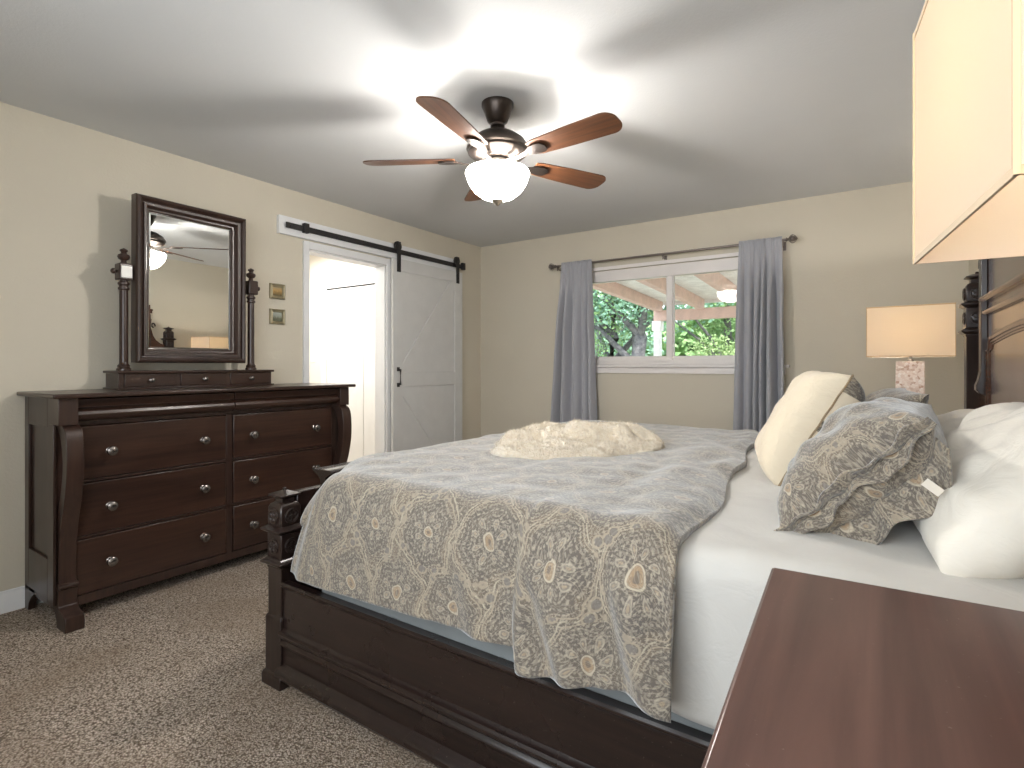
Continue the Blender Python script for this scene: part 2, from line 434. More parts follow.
# ================================================================== ROOM SHELL
T = .12
HX = -5.75; HY0, HY1 = 1.9, 3.70          # hall beyond the sliding door
struct(obj('floor', BX(HX-.1, RX+.02, BY-.02, FY+.02, -.1, 0), 'carpet', smooth=False))
bm = B(); box(bm, LX-T-.9, RX+1.0, BY-2.2, FY+.1, H, H+.1); struct(obj('ceiling', bm, 'ceiling', smooth=False))  # slab extended behind the rear wall, an added overhang that blocks the sun
# left wall with the doorway
DY0, DY1, DZ = 2.472, 3.235, 2.04
bm = B(); box(bm, LX-T, LX, BY-.1, DY0, 0, H); box(bm, LX-T, LX, DY1, FY+.1, 0, H); box(bm, LX-T, LX, DY0, DY1, DZ, H)
struct(obj('wall_left', bm, 'wall', smooth=False))
# far wall with the window
WX0, WX1, WZ0, WZ1 = -2.31, -.60, 1.19, 2.055
bm = B(); box(bm, LX, WX0, FY, FY+.14, 0, H); box(bm, WX1, RX+.1, FY, FY+.14, 0, H)
box(bm, WX0, WX1, FY, FY+.14, 0, WZ0); box(bm, WX0, WX1, FY, FY+.14, WZ1, H)
struct(obj('wall_far', bm, 'wall', smooth=False))
struct(obj('wall_right', BX(RX, RX+.1, BY-.1, FY, 0, H), 'wall', smooth=False))
# rear wall (behind the camera) with an unseen window opening added to let in fill light
bx0, bx1, bz0, bz1 = -1.72, .30, .78, 2.12
bm = B(); box(bm, LX, bx0, BY-.1, BY, 0, H); box(bm, bx1, RX, BY-.1, BY, 0, H); box(bm, bx0, bx1, BY-.1, BY, 0, bz0); box(bm, bx0, bx1, BY-.1, BY, bz1, H)
struct(obj('wall_rear', bm, 'wall', smooth=False))
bm = B(); frame(bm, 1, (bx0, bx1, bz0, bz1), .05, BY-.09, BY-.03); box(bm, (bx0+bx1)/2-.02, (bx0+bx1)/2+.02, BY-.08, BY-.04, bz0+.05, bz1-.05)
struct(obj('added_rear_window', bm, 'vinyl', bev=.003))  # unseen window frame, added to go with the fill light
# hall
struct(obj('wall_hall_end', BX(HX, LX-T, HY1, HY1+.1, 0, H), 'hall_wall', smooth=False))
struct(obj('wall_hall_west', BX(HX-.1, HX, HY0-.1, HY1+.1, 0, H), 'hall_wall', smooth=False))
struct(obj('wall_hall_near', BX(HX, LX-T, HY0-.1, HY0, 0, H), 'hall_wall', smooth=False))
struct(obj('ceiling_hall', BX(HX-.1, LX-T-.9, HY0-.1, HY1+.1, H, H+.1), 'ceiling', smooth=False))
# baseboards
def base_prof(s):   # depth out from wall, height
    return [(0, 0), (s*.016, 0), (s*.016, .055), (s*.011, .062), (s*.011, .078), (s*.006, .086), (s*.006, .1), (0, .104)]
bm = B(); prism(bm, [(LX+p[0], p[1]) for p in base_prof(1)], 1, BY, 2.36); struct(obj('baseboard_left', bm, 'trim_paint'))
bm = B(); prism(bm, [(LX+p[0], p[1]) for p in base_prof(1)], 1, 3.32, FY); struct(obj('baseboard_left_far', bm, 'trim_paint'))
bm = B(); prism(bm, [(FY-p[0], p[1]) for p in base_prof(1)], 0, LX+.02, RX); struct(obj('baseboard_far', bm, 'trim_paint'))
# door casing, header board
bm = B(); box(bm, LX, LX+.02, DY0-.045, DY0, 0, DZ+.055); box(bm, LX, LX+.02, DY1, DY1+.055, 0, DZ+.055); box(bm, LX, LX+.02, DY0, DY1, DZ, DZ+.055)
box(bm, LX-T, LX, DY0-.001, DY0+.012, 0, DZ); box(bm, LX-T, LX, DY1-.012, DY1+.001, 0, DZ); box(bm, LX-T, LX, DY0, DY1, DZ-.012, DZ)
struct(obj('trim_1', bm, 'trim_paint', bev=.002))
struct(obj('trim_2', BX(LX, LX+.03, 2.22, 4.13, 2.107, 2.235), 'trim_paint', bev=.002))
# hall closet door with its casing
bm = B(); ys = HY1
box(bm, -4.93, -4.84, ys-.02, ys, 0, 2.07); box(bm, -3.64, -3.585, ys-.02, ys, 0, 2.07); box(bm, -4.93, -3.585, ys-.022, ys, 2.0, 2.07)
struct(obj('trim_3', bm, 'trim_paint', bev=.003))
bm = B()
for x0 in (-4.835, -4.260):
    x1 = x0+.57; box(bm, x0, x1, ys-.012, ys-.002, .02, 1.985)
d2 = struct(obj('door_2', bm, 'white_paint', bev=.002))
bm = B(); box(bm, -4.84, -3.64, ys-.014, ys-.001, 1.988, 2.0); obj('door_track', bm, 'black_iron', None)
bpy.data.objects['door_track']['kind'] = 'structure'; bpy.data.objects['door_track'].name = 'trim_4'
sw = thing('light_switch', 'white light switch plate on the hall wall beside the closet door', 'switch', (-5.09, ys, 1.24))
obj('switch_plate', BX(-5.125, -5.055, ys-.006, ys, 1.225, 1.345), 'plastic', sw, bev=.002)
obj('rocker', BX(-5.107, -5.073, ys-.011, ys-.006, 1.25, 1.32), 'plastic', sw, bev=.001)

# ------------------------------------------------------------------ window
yf = FY+.06
wn_ = bpy.data.objects.new('window_1', None); COL.objects.link(wn_); wn_.location = ((WX0+WX1)/2, yf, WZ0); ORG[wn_] = Vector(wn_.location); wn_['kind'] = 'structure'
bm = B(); frame(bm, 1, (WX0, WX1, WZ0, WZ1), .045, FY+.03, FY+.11)
MX = -1.455
box(bm, MX-.022, MX+.022, FY+.04, FY+.10, WZ0+.04, WZ1-.04)
frame(bm, 1, (WX0+.045, MX, WZ0+.045, WZ1-.045), .032, FY+.05, FY+.085)
frame(bm, 1, (MX, WX1-.045, WZ0+.045, WZ1-.045), .032, FY+.055, FY+.09)
box(bm, WX0, WX1, FY+.03, FY+.10, WZ1-.10, WZ1-.04)
obj('window_frame', bm, 'vinyl', wn_, bev=.002)
obj('pane', BX(WX0+.07, MX-.02, FY+.066, FY+.069, WZ0+.07, WZ1-.11), 'glass', wn_, smooth=False)
obj('pane', BX(MX+.02, WX1-.07, FY+.071, FY+.074, WZ0+.07, WZ1-.11), 'glass', wn_, smooth=False)
bm = B(); c_ = .03
box(bm, WX0-c_, WX0, FY-.016, FY, WZ0-.0, WZ1+c_); box(bm, WX1, WX1+c_, FY-.016, FY, WZ0, WZ1+c_); box(bm, WX0, WX1, FY-.016, FY, WZ1, WZ1+c_)
for x0, x1, z0, z1 in ((WX0, WX0+.004, WZ0, WZ1), (WX1-.004, WX1, WZ0, WZ1)): box(bm, x0, x1, FY, FY+.03, z0, z1)
obj('window_casing', bm, 'vinyl', wn_, bev=.002)
bm = B(); box(bm, WX0-.075, WX1+.075, FY-.035, FY+.04, WZ0-.022, WZ0); box(bm, WX0-.05, WX1+.05, FY-.014, FY, WZ0-.075, WZ0-.022)
obj('window_sill', bm, 'vinyl', wn_, bev=.003)

# ================================================================== CEILING FAN
FC = (-1.50, 2.12)
fan = thing('ceiling_fan', 'bronze ceiling fan with five walnut blades and a lit white bowl, hanging from the ceiling', 'ceiling fan', (FC[0], FC[1], 2.44))
c0 = (FC[0], FC[1], 0)
obj('canopy', lathe(B(), [(.077, 2.44), (.077, 2.425), (.070, 2.41), (.048, 2.352), (.034, 2.342), (.034, 2.330), (.02, 2.328)], c0, 36), 'bronze', fan)
obj('downrod', lathe(B(), [(.012, 2.34), (.012, 2.29)], c0, 16), 'bronze', fan)
obj('motor_housing', lathe(B(), [(.02, 2.30), (.05, 2.298), (.095, 2.285), (.13, 2.26), (.148, 2.232), (.15, 2.218), (.142, 2.212), (.142, 2.200), (.118, 2.180), (.085, 2.170), (.06, 2.166), (.06, 2.15)], c0, 48), 'bronze', fan)
obj('light_collar', lathe(B(), [(.055, 2.166), (.066, 2.158), (.066, 2.140), (.05, 2.134), (.012, 2.132), (.012, 2.06), (.0, 2.06)], c0, 40), 'nickel', fan)
bm = B(); lathe(bm, [(.138, 2.118), (.148, 2.116), (.154, 2.106), (.150, 2.088), (.138, 2.055), (.114, 2.020), (.078, 1.992), (.04, 1.978), (0, 1.974)], c0, 48)
bw = obj('glass_bowl', bm, 'bowl', fan)
obj('finial', lathe(B(), [(.026, 1.980), (.03, 1.974), (.024, 1.966), (.012, 1.960), (.008, 1.952), (0, 1.948)], c0, 24), 'nickel', bw)
for k in range(5):
    a = R(-6.5+72*k)
    rot = Matrix.Rotation(a, 4, 'Z'); pit = Matrix.Rotation(R(-12), 4, 'X')
    # blade outline in local x (radius) y (width)
    pts = [(.205, -.044), (.235, -.054), (.40, -.064), (.60, -.070)]
    cr = [(.60+.055*math.sin(t), -.070+.0+(.055-.055*math.cos(t))) for t in [PI/2*i/6 for i in range(1, 7)]]
    outline = pts+cr; outline = outline+[(x, -y) for x, y in reversed(outline)]
    bm = B(); A = [bm.verts.new((x, y, -.003)) for x, y in outline]; C_ = [bm.verts.new((x, y, .003)) for x, y in outline]
    bm.faces.new(A[::-1]); bm.faces.new(C_)
    for i in range(len(A)): bm.faces.new([A[i], A[(i+1) % len(A)], C_[(i+1) % len(A)], C_[i]])
    mt = pit.copy()
    o = obj('blade', bm, 'blade_wood', fan, bev=.0015, smooth=False) if False else None
    bmesh.ops.recalc_face_normals(bm, faces=bm.faces); bmesh.ops.transform(bm, matrix=pit, verts=bm.verts)
    me = bpy.data.meshes.new('blade'); bm.to_mesh(me); bm.free(); me.materials.append(M['blade_wood'])
    o = bpy.data.objects.new('fan_blade', me); COL.objects.link(o); o.parent = fan; o.location = (0, 0, 2.172-2.44); o.rotation_euler = (0, 0, a); ORG[o] = Vector((0, 0, 0))
    # blade iron
    bm = B()
    arm = [(.075, -.016), (.14, -.012), (.19, -.018), (.215, -.032), (.25, -.036), (.275, -.030), (.288, -.012)]
    arm = arm+[(x, -y) for x, y in reversed(arm)]
    A = []; C_ = []
    for x, y in arm:
        dz = -.009-.012*(1-sstep(.12, .2, x)); A.append(bm.verts.new((x, y, dz-.004))); C_.append(bm.verts.new((x, y, dz+.002)))
    nA = len(A); hf = nA//2
    for i in range(hf-1):
        bm.faces.new([A[i], A[i+1], A[nA-2-i], A[nA-1-i]]); bm.faces.new([C_[i], C_[nA-1-i], C_[nA-2-i], C_[i+1]])
    for i in range(nA): bm.faces.new([A[i], A[(i+1) % nA], C_[(i+1) % nA], C_[i]])
    bmesh.ops.recalc_face_normals(bm, faces=bm.faces); bmesh.ops.transform(bm, matrix=pit, verts=bm.verts)
    me = bpy.data.meshes.new('blade_iron'); bm.to_mesh(me); bm.free(); me.materials.append(M['bronze'])
    q = bpy.data.objects.new('blade_iron', me); COL.objects.link(q); q.parent = o; ORG[q] = Vector((0, 0, 0))
point('fan_bulb_light', (FC[0], FC[1], 2.042), 66, (1.0, .96, .91), .05)

# ================================================================== DRESSER
dr = thing('dresser', 'long dark espresso dresser with six deep drawers and scrolled corner posts against the left wall', 'dresser', (-3.2, 1.67, 0))
Y0, Y1 = .870, 2.455
bm = B(); box(bm, -3.44, -3.10, Y0+.012, Y1-.012, .075, 1.034)           # carcass
for ya, yb in ((Y0, Y0+.012), (Y1-.012, Y1)):
    box(bm, -3.44, -3.385, ya, yb, .10, 1.034); box(bm, -3.13, -3.055, ya, yb, .10, 1.034)
    box(bm, -3.385, -3.13, ya, yb, .90, 1.034); box(bm, -3.385, -3.13, ya, yb, .10, .30)
box(bm, -3.10, -3.075, Y0+.012, Y0+.09, .10, 1.03); box(bm, -3.10, -3.075, Y1-.09, Y1-.012, .10, 1.03)
# face frame rails
box(bm, -3.10, -3.066, Y0+.07, Y1-.07, .068, .112); box(bm, -3.10, -3.066, Y0+.07, Y1-.07, .373, .385); box(bm, -3.10, -3.066, Y0+.07, Y1-.07, .634, .646)
box(bm, -3.10, -3.066, Y0+.07, Y1-.07, .902, .925); box(bm, -3.10, -3.066, 1.655, 1.69, .11, .91)
obj('carcass', bm, 'wood_z', dr, bev=.002)
obj('top', BX(-3.455, -2.955, .842, 2.492, 1.036, 1.056), 'wood_y', dr, bev=.005)
# corner blocks above the scrolls
for ya, yb in ((Y0, Y0+.07), (Y1-.07, Y1)):
    obj('corner_block', BX(-3.10, -2.985, ya-.001, yb+.001, .915, 1.036), 'wood_z', dr, bev=.002)
def smoothpoly(pts, n=6):
    """catmull-rom through open points"""
    out = []; P = [Vector(p) for p in pts]; P = [P[0]*2-P[1]]+P+[P[-1]*2-P[-2]]
    for i in range(1, len(P)-2):
        for k in range(n):
            t = k/n; a, b, c, d = P[i-1], P[i], P[i+1], P[i+2]
            out.append(tuple(.5*((2*b)+(-a+c)*t+(2*a-5*b+4*c-d)*t*t+(-a+3*b-3*c+d)*t**3)))
    out.append(tuple(P[-2])); return out
fr_ = smoothpoly([(-3.005, .915), (-2.965, .888), (-2.948, .82), (-2.948, .70), (-2.972, .585), (-3.012, .47), (-3.036, .35), (-3.042, .25), (-3.035, .195)])
bk_ = smoothpoly([(-3.075, .195), (-3.085, .30), (-3.078, .40), (-3.05, .53), (-3.015, .63), (-2.997, .72), (-3.005, .80), (-3.035, .87), (-3.085, .915)])
foot_ = [(-3.12, .195), (-3.03, .198), (-3.018, .190), (-3.022, .178), (-3.035, .170), (-3.04, .13), (-3.035, .095), (-3.012, .078), (-2.975, .073), (-2.958, .062), (-2.951, .04), (-2.953, .0), (-3.055, 0), (-3.06, .03), (-3.075, .06), (-3.12, .085)]
for s, (ya, yb) in enumerate(((Y0+.016, Y0+.080), (Y1-.078, Y1-.008))):
    obj('scroll_post', prism(B(), fr_+bk_, 1, ya, yb), 'wood_z', dr, bev=.002)
    obj('front_foot', prism(B(), foot_, 1, ya-.004, yb+.004), 'wood_z', dr, bev=.003)
for ya, yb in ((Y0, Y0+.03), (Y1-.03, Y1)):
    obj('rear_foot', prism(B(), [(-3.44, .12), (-3.44, 0), (-3.395, 0), (-3.385, .035), (-3.35, .07), (-3.30, .10), (-3.30, .12)], 1, ya, yb), 'wood_z', dr, bev=.002)
# slim upper drawers with ogee mouldings
prof = [(-3.09, .926), (-3.035, .926), (-3.020, .932), (-3.004, .944), (-2.998, .958), (-3.004, .972), (-3.02, .980), (-3.035, .984), (-3.035, .990), (-3.012, .992), (-3.008, 1.0), (-3.006, 1.028), (-3.02, 1.034), (-3.09, 1.034)]
for ya, yb in ((Y0+.073, 1.668), (1.674, Y1-.073)):
    obj('slim_drawer', prism(B(), prof, 1, ya, yb), 'wood_y', dr, bev=.001)
def knob_bm(x, y, z, s=1.0):
    bm = B(); pr_ = [(.012*s, 0), (.013*s, .002*s), (.007*s, .006*s), (.006*s, .014*s), (.013*s, .019*s), (.0175*s, .026*s), (.0165*s, .033*s), (.010*s, .038*s), (0, .040*s)]
    return lathe(bm, [(a*1.3, b*1.15) for a, b in pr_], (x, y, z), 20, axis=0)
for z0, z1 in ((.649, .898), (.388, .630), (.116, .370)):
    for ya, yb, ks in ((Y0+.083, 1.651, (1.088, 1.524)), (1.694, Y1-.083, (1.806, 2.234))):
        bm = B(); box(bm, -3.098, -3.060, ya, yb, z0, z1)
        d_ = obj('drawer', bm, 'wood_y', dr, bev=.004)
        for ky in ks: obj('knob', knob_bm(-3.060, ky, (z0+z1)/2+(.0)), 'knob', d_)

# ------------------------------------------------------------------ dresser mirror
mi = thing('dresser_mirror', 'tilting mirror in a moulded dark wood frame between two posts, standing on the dresser', 'mirror', (-3.33, 1.607, 1.056))
bm = B(); box(bm, -3.43, -3.268, 1.200, 2.060, 1.064, 1.142); obj('base_cabinet', bm, 'wood_y', mi, bev=.002)
bm = B(); box(bm, -3.44, -3.250, 1.190, 2.070, 1.142, 1.156); box(bm, -3.44, -3.250, 1.190, 2.070, 1.056, 1.066); obj('base_top', bm, 'wood_y', mi, bev=.003)
for ya, yb in ((1.225, 1.474), (1.502, 1.758), (1.786, 2.045)):
    d_ = obj('small_drawer', BX(-3.275, -3.259, ya, yb, 1.072, 1.136), 'wood_y', mi, bev=.002)
    obj('small_knob', knob_bm(-3.259, (ya+yb)/2, 1.104, .55), 'knob', d_)
mz = Vector((-3.28, 1.579, 1.65)); tilt = Matrix.Translation(mz) @ Matrix.Rotation(R(.8), 4, 'Z') @ Matrix.Rotation(R(.35), 4, 'Y') @ Matrix.Translation(-mz)
def framering(bm, y0, y1, z0, z1, prof):
    """mitred moulding, profile (inset, x)"""
    rings = []
    for ins, x in prof:
        rings.append([bm.verts.new((x, y, z)) for y, z in ((y0+ins, z0+ins), (y1-ins, z0+ins), (y1-ins, z1-ins), (y0+ins, z1-ins))])
    n = len(rings)
    for i in range(n):
        for k in range(4): bm.faces.new([rings[i][k], rings[i][(k+1) % 4], rings[(i+1) % n][(k+1) % 4], rings[(i+1) % n][k]])
    return bm
bm = framering(B(), 1.275, 1.885, 1.198, 2.10, [(0, -3.315), (0, -3.262), (.006, -3.250), (.016, -3.246), (.026, -3.252), (.030, -3.264), (.036, -3.266), (.040, -3.258), (.050, -3.260), (.058, -3.272), (.063, -3.284), (.070, -3.286), (.077, -3.294), (.077, -3.315)])
bmesh.ops.transform(bm, matrix=tilt, verts=bm.verts); obj('mirror_frame', bm, 'wood_z', mi, ang=25)
bm = B(); r1 = [bm.verts.new((-3.302, y, z)) for y, z in ((1.348, 1.272), (1.812, 1.272), (1.812, 2.026), (1.348, 2.026))]
r2 = [bm.verts.new((-3.2995, y, z)) for y, z in ((1.362, 1.286), (1.798, 1.286), (1.798, 2.012), (1.362, 2.012))]
r0 = [bm.verts.new((-3.306, y, z)) for y, z in ((1.348, 1.272), (1.812, 1.272), (1.812, 2.026), (1.348, 2.026))]
bm.faces.new(r2); bm.faces.new(r0[::-1])
for k in range(4): bm.faces.new([r1[k], r1[(k+1) % 4], r2[(k+1) % 4], r2[k]]); bm.faces.new([r0[k], r0[(k+1) % 4], r1[(k+1) % 4], r1[k]])
bmesh.ops.transform(bm, matrix=tilt, verts=bm.verts); obj('mirror_glass', bm, 'mirror', mi, smooth=False)
for i, py in enumerate((1.236, 1.940)):
    c = (-3.30, py, 0)
    po = obj('mirror_post', lathe(B(), [(.033, 1.156), (.033, 1.166), (.027, 1.172), (.029, 1.182), (.021, 1.192), (.0205, 1.2), (.0195, 1.58), (.026, 1.586), (.026, 1.594), (.021, 1.598), (.021, 1.606), (.027, 1.612), (.027, 1.620), (.018, 1.628), (.018, 1.634)], c, 28), 'wood_z', mi)
    obj('post_block', BX(-3.333, -3.267, py-.031, py+.031, 1.634, 1.722), 'wood_z', po, bev=.006)
    obj('post_finial', lathe(B(), [(.018, 1.720), (.014, 1.728), (.012, 1.738), (.024, 1.746), (.029, 1.757), (.026, 1.768), (.014, 1.775), (.012, 1.782), (.019, 1.789), (.017, 1.796), (.006, 1.802), (0, 1.806)], c, 24), 'wood_z', po)
    s = -1 if i == 0 else 1
    obj('post_knob', lathe(B(), [(.008, s*.030), (.008, s*.038), (.015, s*.044), (.015, s*.052), (.008, s*.058), (0, s*.06)], (-3.30, py, 1.678), 18, axis=1), 'wood_z', po)
    if i == 0:
        o = obj('white_square', BX(-3.268, -3.262, py-.024, py+.026, 1.645, 1.706), 'plastic', po, bev=.002); o['label'] = 'white square on the block of the left mirror post'  # flat white square on the front face of the left block

# ------------------------------------------------------------------ two little pictures
for i, (z0, z1, am, lab) in enumerate(((1.648, 1.752, 'art_warm', 'small framed golden landscape on the left wall, upper of the pair'), (1.472, 1.576, 'art_cool', 'small framed grey misty landscape on the left wall, lower of the pair'))):
    p = thing('picture_frame', lab, 'picture', (LX, 2.215, z0), 0, 'small framed pictures beside the mirror')
    obj('frame', framering(B(), 2.165, 2.278, z0, z1, [(0, LX), (0, LX+.016), (.006, LX+.020), (.013, LX+.014), (.018, LX+.016), (.022, LX+.008), (.022, LX)]), 'gold', p, ang=25)
    obj('painting', BX(LX+.001, LX+.007, 2.185, 2.258, z0+.02, z1-.02), am, p, smooth=False)

# ================================================================== BARN DOOR
bd = thing('barn_door', 'white sliding barn door with K bracing hanging from a black track', 'door', (LX+.05, 3.73, .01))
X0 = LX+.04; X1 = LX+.068; yA, yB = 3.258, 4.190; zA, zB = .015, 2.105
obj('door_panel', BX(X0, X0+.018, yA, yB, zA, zB), 'door_paint', bd, bev=.001)
def brd(y0, y1, z0, z1): obj('door_board', BX(X0+.018, X1, y0, y1, z0, z1), 'door_paint', bd, bev=.002)
brd(yA, yA+.115, zA, zB); brd(yB-.115, yB, zA, zB); brd(yA+.115, yB-.115, 2.0, zB); brd(yA+.115, yB-.115, 1.0, 1.125); brd(yA+.115, yB-.115, zA, .15)
def diag(ya, za, yb, zb, w=.085):
    d = Vector((yb-ya, zb-za)).normalized(); n = Vector((-d.y, d.x))*w/2
    return [(ya+n.x, za+n.y), (yb+n.x, zb+n.y), (yb-n.x, zb-n.y), (ya-n.x, za-n.y)]
def clip_diag(y0, y1, z0, z1, up):
    # brace as hexagon filling corner to corner inside the rectangle
    k = .06
    if up: return [(y0, z0), (y0+k, z0), (y1, z1-k*1.3), (y1, z1), (y1-k, z1), (y0, z0+k*1.3)]
    return [(y0, z1), (y0, z1-k*1.3), (y1-k, z0), (y1, z0), (y1, z0+k*1.3), (y0+k, z1)]
for z0, z1, up in ((1.125, 2.0, True), (.15, 1.0, False)):
    obj('door_brace', prism(B(), clip_diag(yA+.115, yB-.115, z0, z1, up), 0, X0+.018, X1-.001), 'door_paint', bd, bev=.002)
bm = B(); tube(bm, [(X1, 3.315, 1.150), (X1+.03, 3.315, 1.150), (X1+.03, 3.315, 1.02), (X1, 3.315, 1.02)], .008, 8)
box(bm, X1, X1+.005, 3.30, 3.33, 1.0, 1.035); box(bm, X1, X1+.005, 3.30, 3.33, 1.135, 1.17)
obj('pull_handle', bm, 'black_iron', bd, bev=.001)
for y in (3.322, 4.115):
    h = obj('hanger_strap', BX(X1, X1+.006, y-.022, y+.022, 1.99, 2.25), 'black_iron', bd, bev=.001)
    bm = B(); lathe(bm, [(.038, X1-.022), (.042, X1-.018), (.036, X1-.012), (.042, X1-.005), (.038, X1-.001)], (0, y, 2.213), 28, axis=0); obj('roller_wheel', bm, 'black_iron', h)
    bm = B()
    for z in (2.01, 2.06, 2.22): lathe(bm, [(.009, X1+.006), (.009, X1+.011), (.004, X1+.013)], (0, y, z), 10, axis=0)
    obj('bolt', bm, 'black_iron', h)
tr_ = thing('barn_door_track', 'black flat steel sliding door track bolted to the white header board', 'door track', (LX+.05, 3.2, 2.15))
obj('rail', BX(LX+.045, LX+.053, 2.262, 4.235, 2.150, 2.190), 'black_iron', tr_, bev=.001)
for y in (2.415, 4.215):
    obj('end_stop', BX(LX+.040, LX+.072, y-.02, y+.02, 2.140, 2.208), 'black_iron', tr_, bev=.002)
for y in (2.30, 2.7, 3.15, 3.6, 4.05):
    obj('spacer', lathe(B(), [(.010, LX+.030), (.010, LX+.045)], (0, y, 2.17), 12, axis=0), 'black_iron', tr_)
    obj('bolt_head', lathe(B(), [(.011, LX+.053), (.011, LX+.058), (.005, LX+.060)], (0, y, 2.17), 6, axis=0), 'black_iron', tr_)

# ================================================================== CURTAINS
RY = FY-.085; RZ = 2.125
rod = thing('curtain_rod', 'thin grey metal curtain rod with caged oval finials above the window', 'curtain rod', (-1.5, RY, RZ))
obj('rod', tube(B(), [(-2.505, RY, RZ), (-.54, RY, RZ)], .0095, 14), 'rod_metal', rod)
for s, x in ((-1, -2.505), (1, -.54)):
    bm = B(); lathe(bm, [(.012, 0), (.016, s*.004), (.012, s*.01), (.007, s*.014)], (x, RY, RZ), 16, axis=0)
    for k in range(8):
        a = 2*PI*k/8; pts = []
        for i in range(9):
            t = i/8; rr = .030*math.sin(PI*t)+.002; tw = a+t*.9
            pts.append((x+s*(.014+.062*t), RY+rr*math.cos(tw), RZ+rr*math.sin(tw)))
        tube(bm, pts, .0022, 6)
    lathe(bm, [(.001, s*.02), (.02, s*.036), (.022, s*.045), (.018, s*.058), (.001, s*.07)], (x, RY, RZ), 14, axis=0)
    obj('finial', bm, 'rod_metal', rod)
for x in (-2.485, -1.475, -.56):
    bm = B(); tube(bm, [(x, RY, RZ-.012), (x, RY+.03, RZ-.03), (x, FY-.004, RZ-.03)], .005, 8); box(bm, x-.012, x+.012, FY-.004, FY, RZ-.065, RZ); box(bm, x-.006, x+.006, RY-.014, RY+.014, RZ-.014, RZ-.009); box(bm, x-.004, x+.004, RY-.004, RY+.004, RZ-.045, RZ-.01)
    obj('bracket', bm, 'rod_metal', rod)
def curtain(x0t, x1t, x0b, x1b, seed, label, kink):
    random.seed(seed)
    z1 = RZ+.024; z0 = .03; nf = 5.2
    def fn(u, v):
        z = z1+(z0-z1)*v
        h = 1-(1-v)**1.3
        w0 = x0t+(x0b-x0t)*h; w1 = x1t+(x1b-x1t)*h
        uu = u+.030*math.sin(u*9+seed+v*1.5)+.02*nz(u*3, v*2, seed)
        uu = max(0, min(1, uu))
        x = w0+(w1-w0)*uu
        amp = .005+.050*sstep(.02, .28, v)*(.75+.35*math.sin(u*4.5+seed))
        ph = nf*2*PI*u+seed+1.2*math.sin(u*5+seed)
        y = RY-.015-.006*abs(math.sin(ph*2))*sstep(.2, .02, v)+amp*math.sin(ph)+.012*math.sin(ph*.5+1+v*1.5)*sstep(0, .3, v)
        x += .006*math.cos(ph)*sstep(0, .2, v)+.004*nz(u*6, v*8, seed)
        y += .006*nz(u*8, v*10, seed+3)
        return (x, y, z)
    o = surf('curtain', 110, 70, fn, 'curtain', thick=.003)
    tag(o, label, 'curtain', 'curtains at the window'); return o
curtain(-2.445, -2.115, -2.56, -2.05, 1.3, 'grey curtain hanging at the left side of the window', 0)
curtain(-.865, -.565, -.91, -.545, 4.1, 'grey curtain hanging at the right side of the window', 0)

# ================================================================== BED
bed = thing('bed_frame', 'large dark carved wooden bed frame with square posts, low side rail and tall headboard', 'bed', (-.72, 2.2, 0))
YN, YF = 1.215, 3.205      # post centre lines, near and far
PX = -1.842
def rosette(bm, c, axis, s, r=.025):
    """raised ring with four petals on a post face; axis 0/1, s outward sign"""
    def P(a, b, d):
        p = [0, 0, 0]; o_ = 1-axis
        p[axis] = c[axis]+s*d; p[o_] = c[o_]+a; p[2] = c[2]+b; return p
    tube(bm, [P(r*math.cos(t), r*math.sin(t), .001) for t in [2*PI*k/20 for k in range(20)]], 0.0042, 6, closed=True)
    for k in range(4):
        t = 2*PI*k/4+PI/4; q = (r*.5*math.cos(t), r*.5*math.sin(t))
        tube(bm, [P(q[0]+r*.32*math.cos(w), q[1]+r*.32*math.sin(w), .001) for w in [2*PI*m/10 for m in range(10)]], .0030, 5, closed=True)
def post(name, px, py, base, scale=1.0, faces=((0, 1), (1, -1))):
    z = base
    p = obj(name, sqlathe(B(), [(.058, 0), (.058, .035), (.055, .045), (.048, .052), (.048, .245), (.046, .252), (.041, .258), (.041, z-.012), (.043, z-.008), (.044, z-.004), (.044, z)], (px, py)), 'bed_wood_z', bed, bev=.0025)
    bm = sqlathe(B(), [(.044, z), (.050, z+.004), (.060, z+.012), (.061, z+.018), (.050, z+.024), (.044, z+.03)], (px, py)); obj('post_moulding', bm, 'bed_wood_z', p, bev=.001)
    obj('carved_block', sqlathe(B(), [(.042, z+.028), (.043, z+.032), (.043, z+.118), (.042, z+.122)], (px, py)), 'bed_wood_z', p, bev=.004)
    bm = sqlathe(B(), [(.042, z+.120), (.050, z+.125), (.061, z+.133), (.062, z+.139), (.050, z+.145), (.042, z+.150)], (px, py)); obj('post_moulding', bm, 'bed_wood_z', p, bev=.001)
    obj('carved_block', sqlathe(B(), [(.041, z+.148), (.042, z+.152), (.042, z+.215), (.036, z+.228), (.026, z+.234)], (px, py)), 'bed_wood_z', p, bev=.004)
    obj('post_cap', sqlathe(B(), [(.024, z+.232), (.024, z+.250), (.032, z+.254), (.042, z+.258), (.042, z+.263), (.022, z+.271), (.006, z+.276), (.006, z+.284), (.002, z+.286)], (px, py)), 'bed_wood_z', p, bev=.001)
    for ax, s in faces:
        for zc in (z+.075, z+.185):
            c = [px, py, zc]; c[ax] += s*.0415
            bm = B(); lathe(bm, [(.028, 0), (.028, s*.0018), (.024, s*.003), (0, s*.003)], c, 24, axis=ax); c[ax] += s*.002; rosette(bm, c, ax, s)
            obj('carved_rosette', bm, 'bed_wood_z', p, recalc=False)
    return p
post('foot_post', PX, YN, .438); post('foot_post', PX, YF, .438, faces=((0, 1), (1, 1)))
HP = .392
post('head_post', HP, YN, 1.322, faces=((0, -1), (1, -1))); post('head_post', HP, YF, 1.322, faces=((0, -1), (1, -1)))
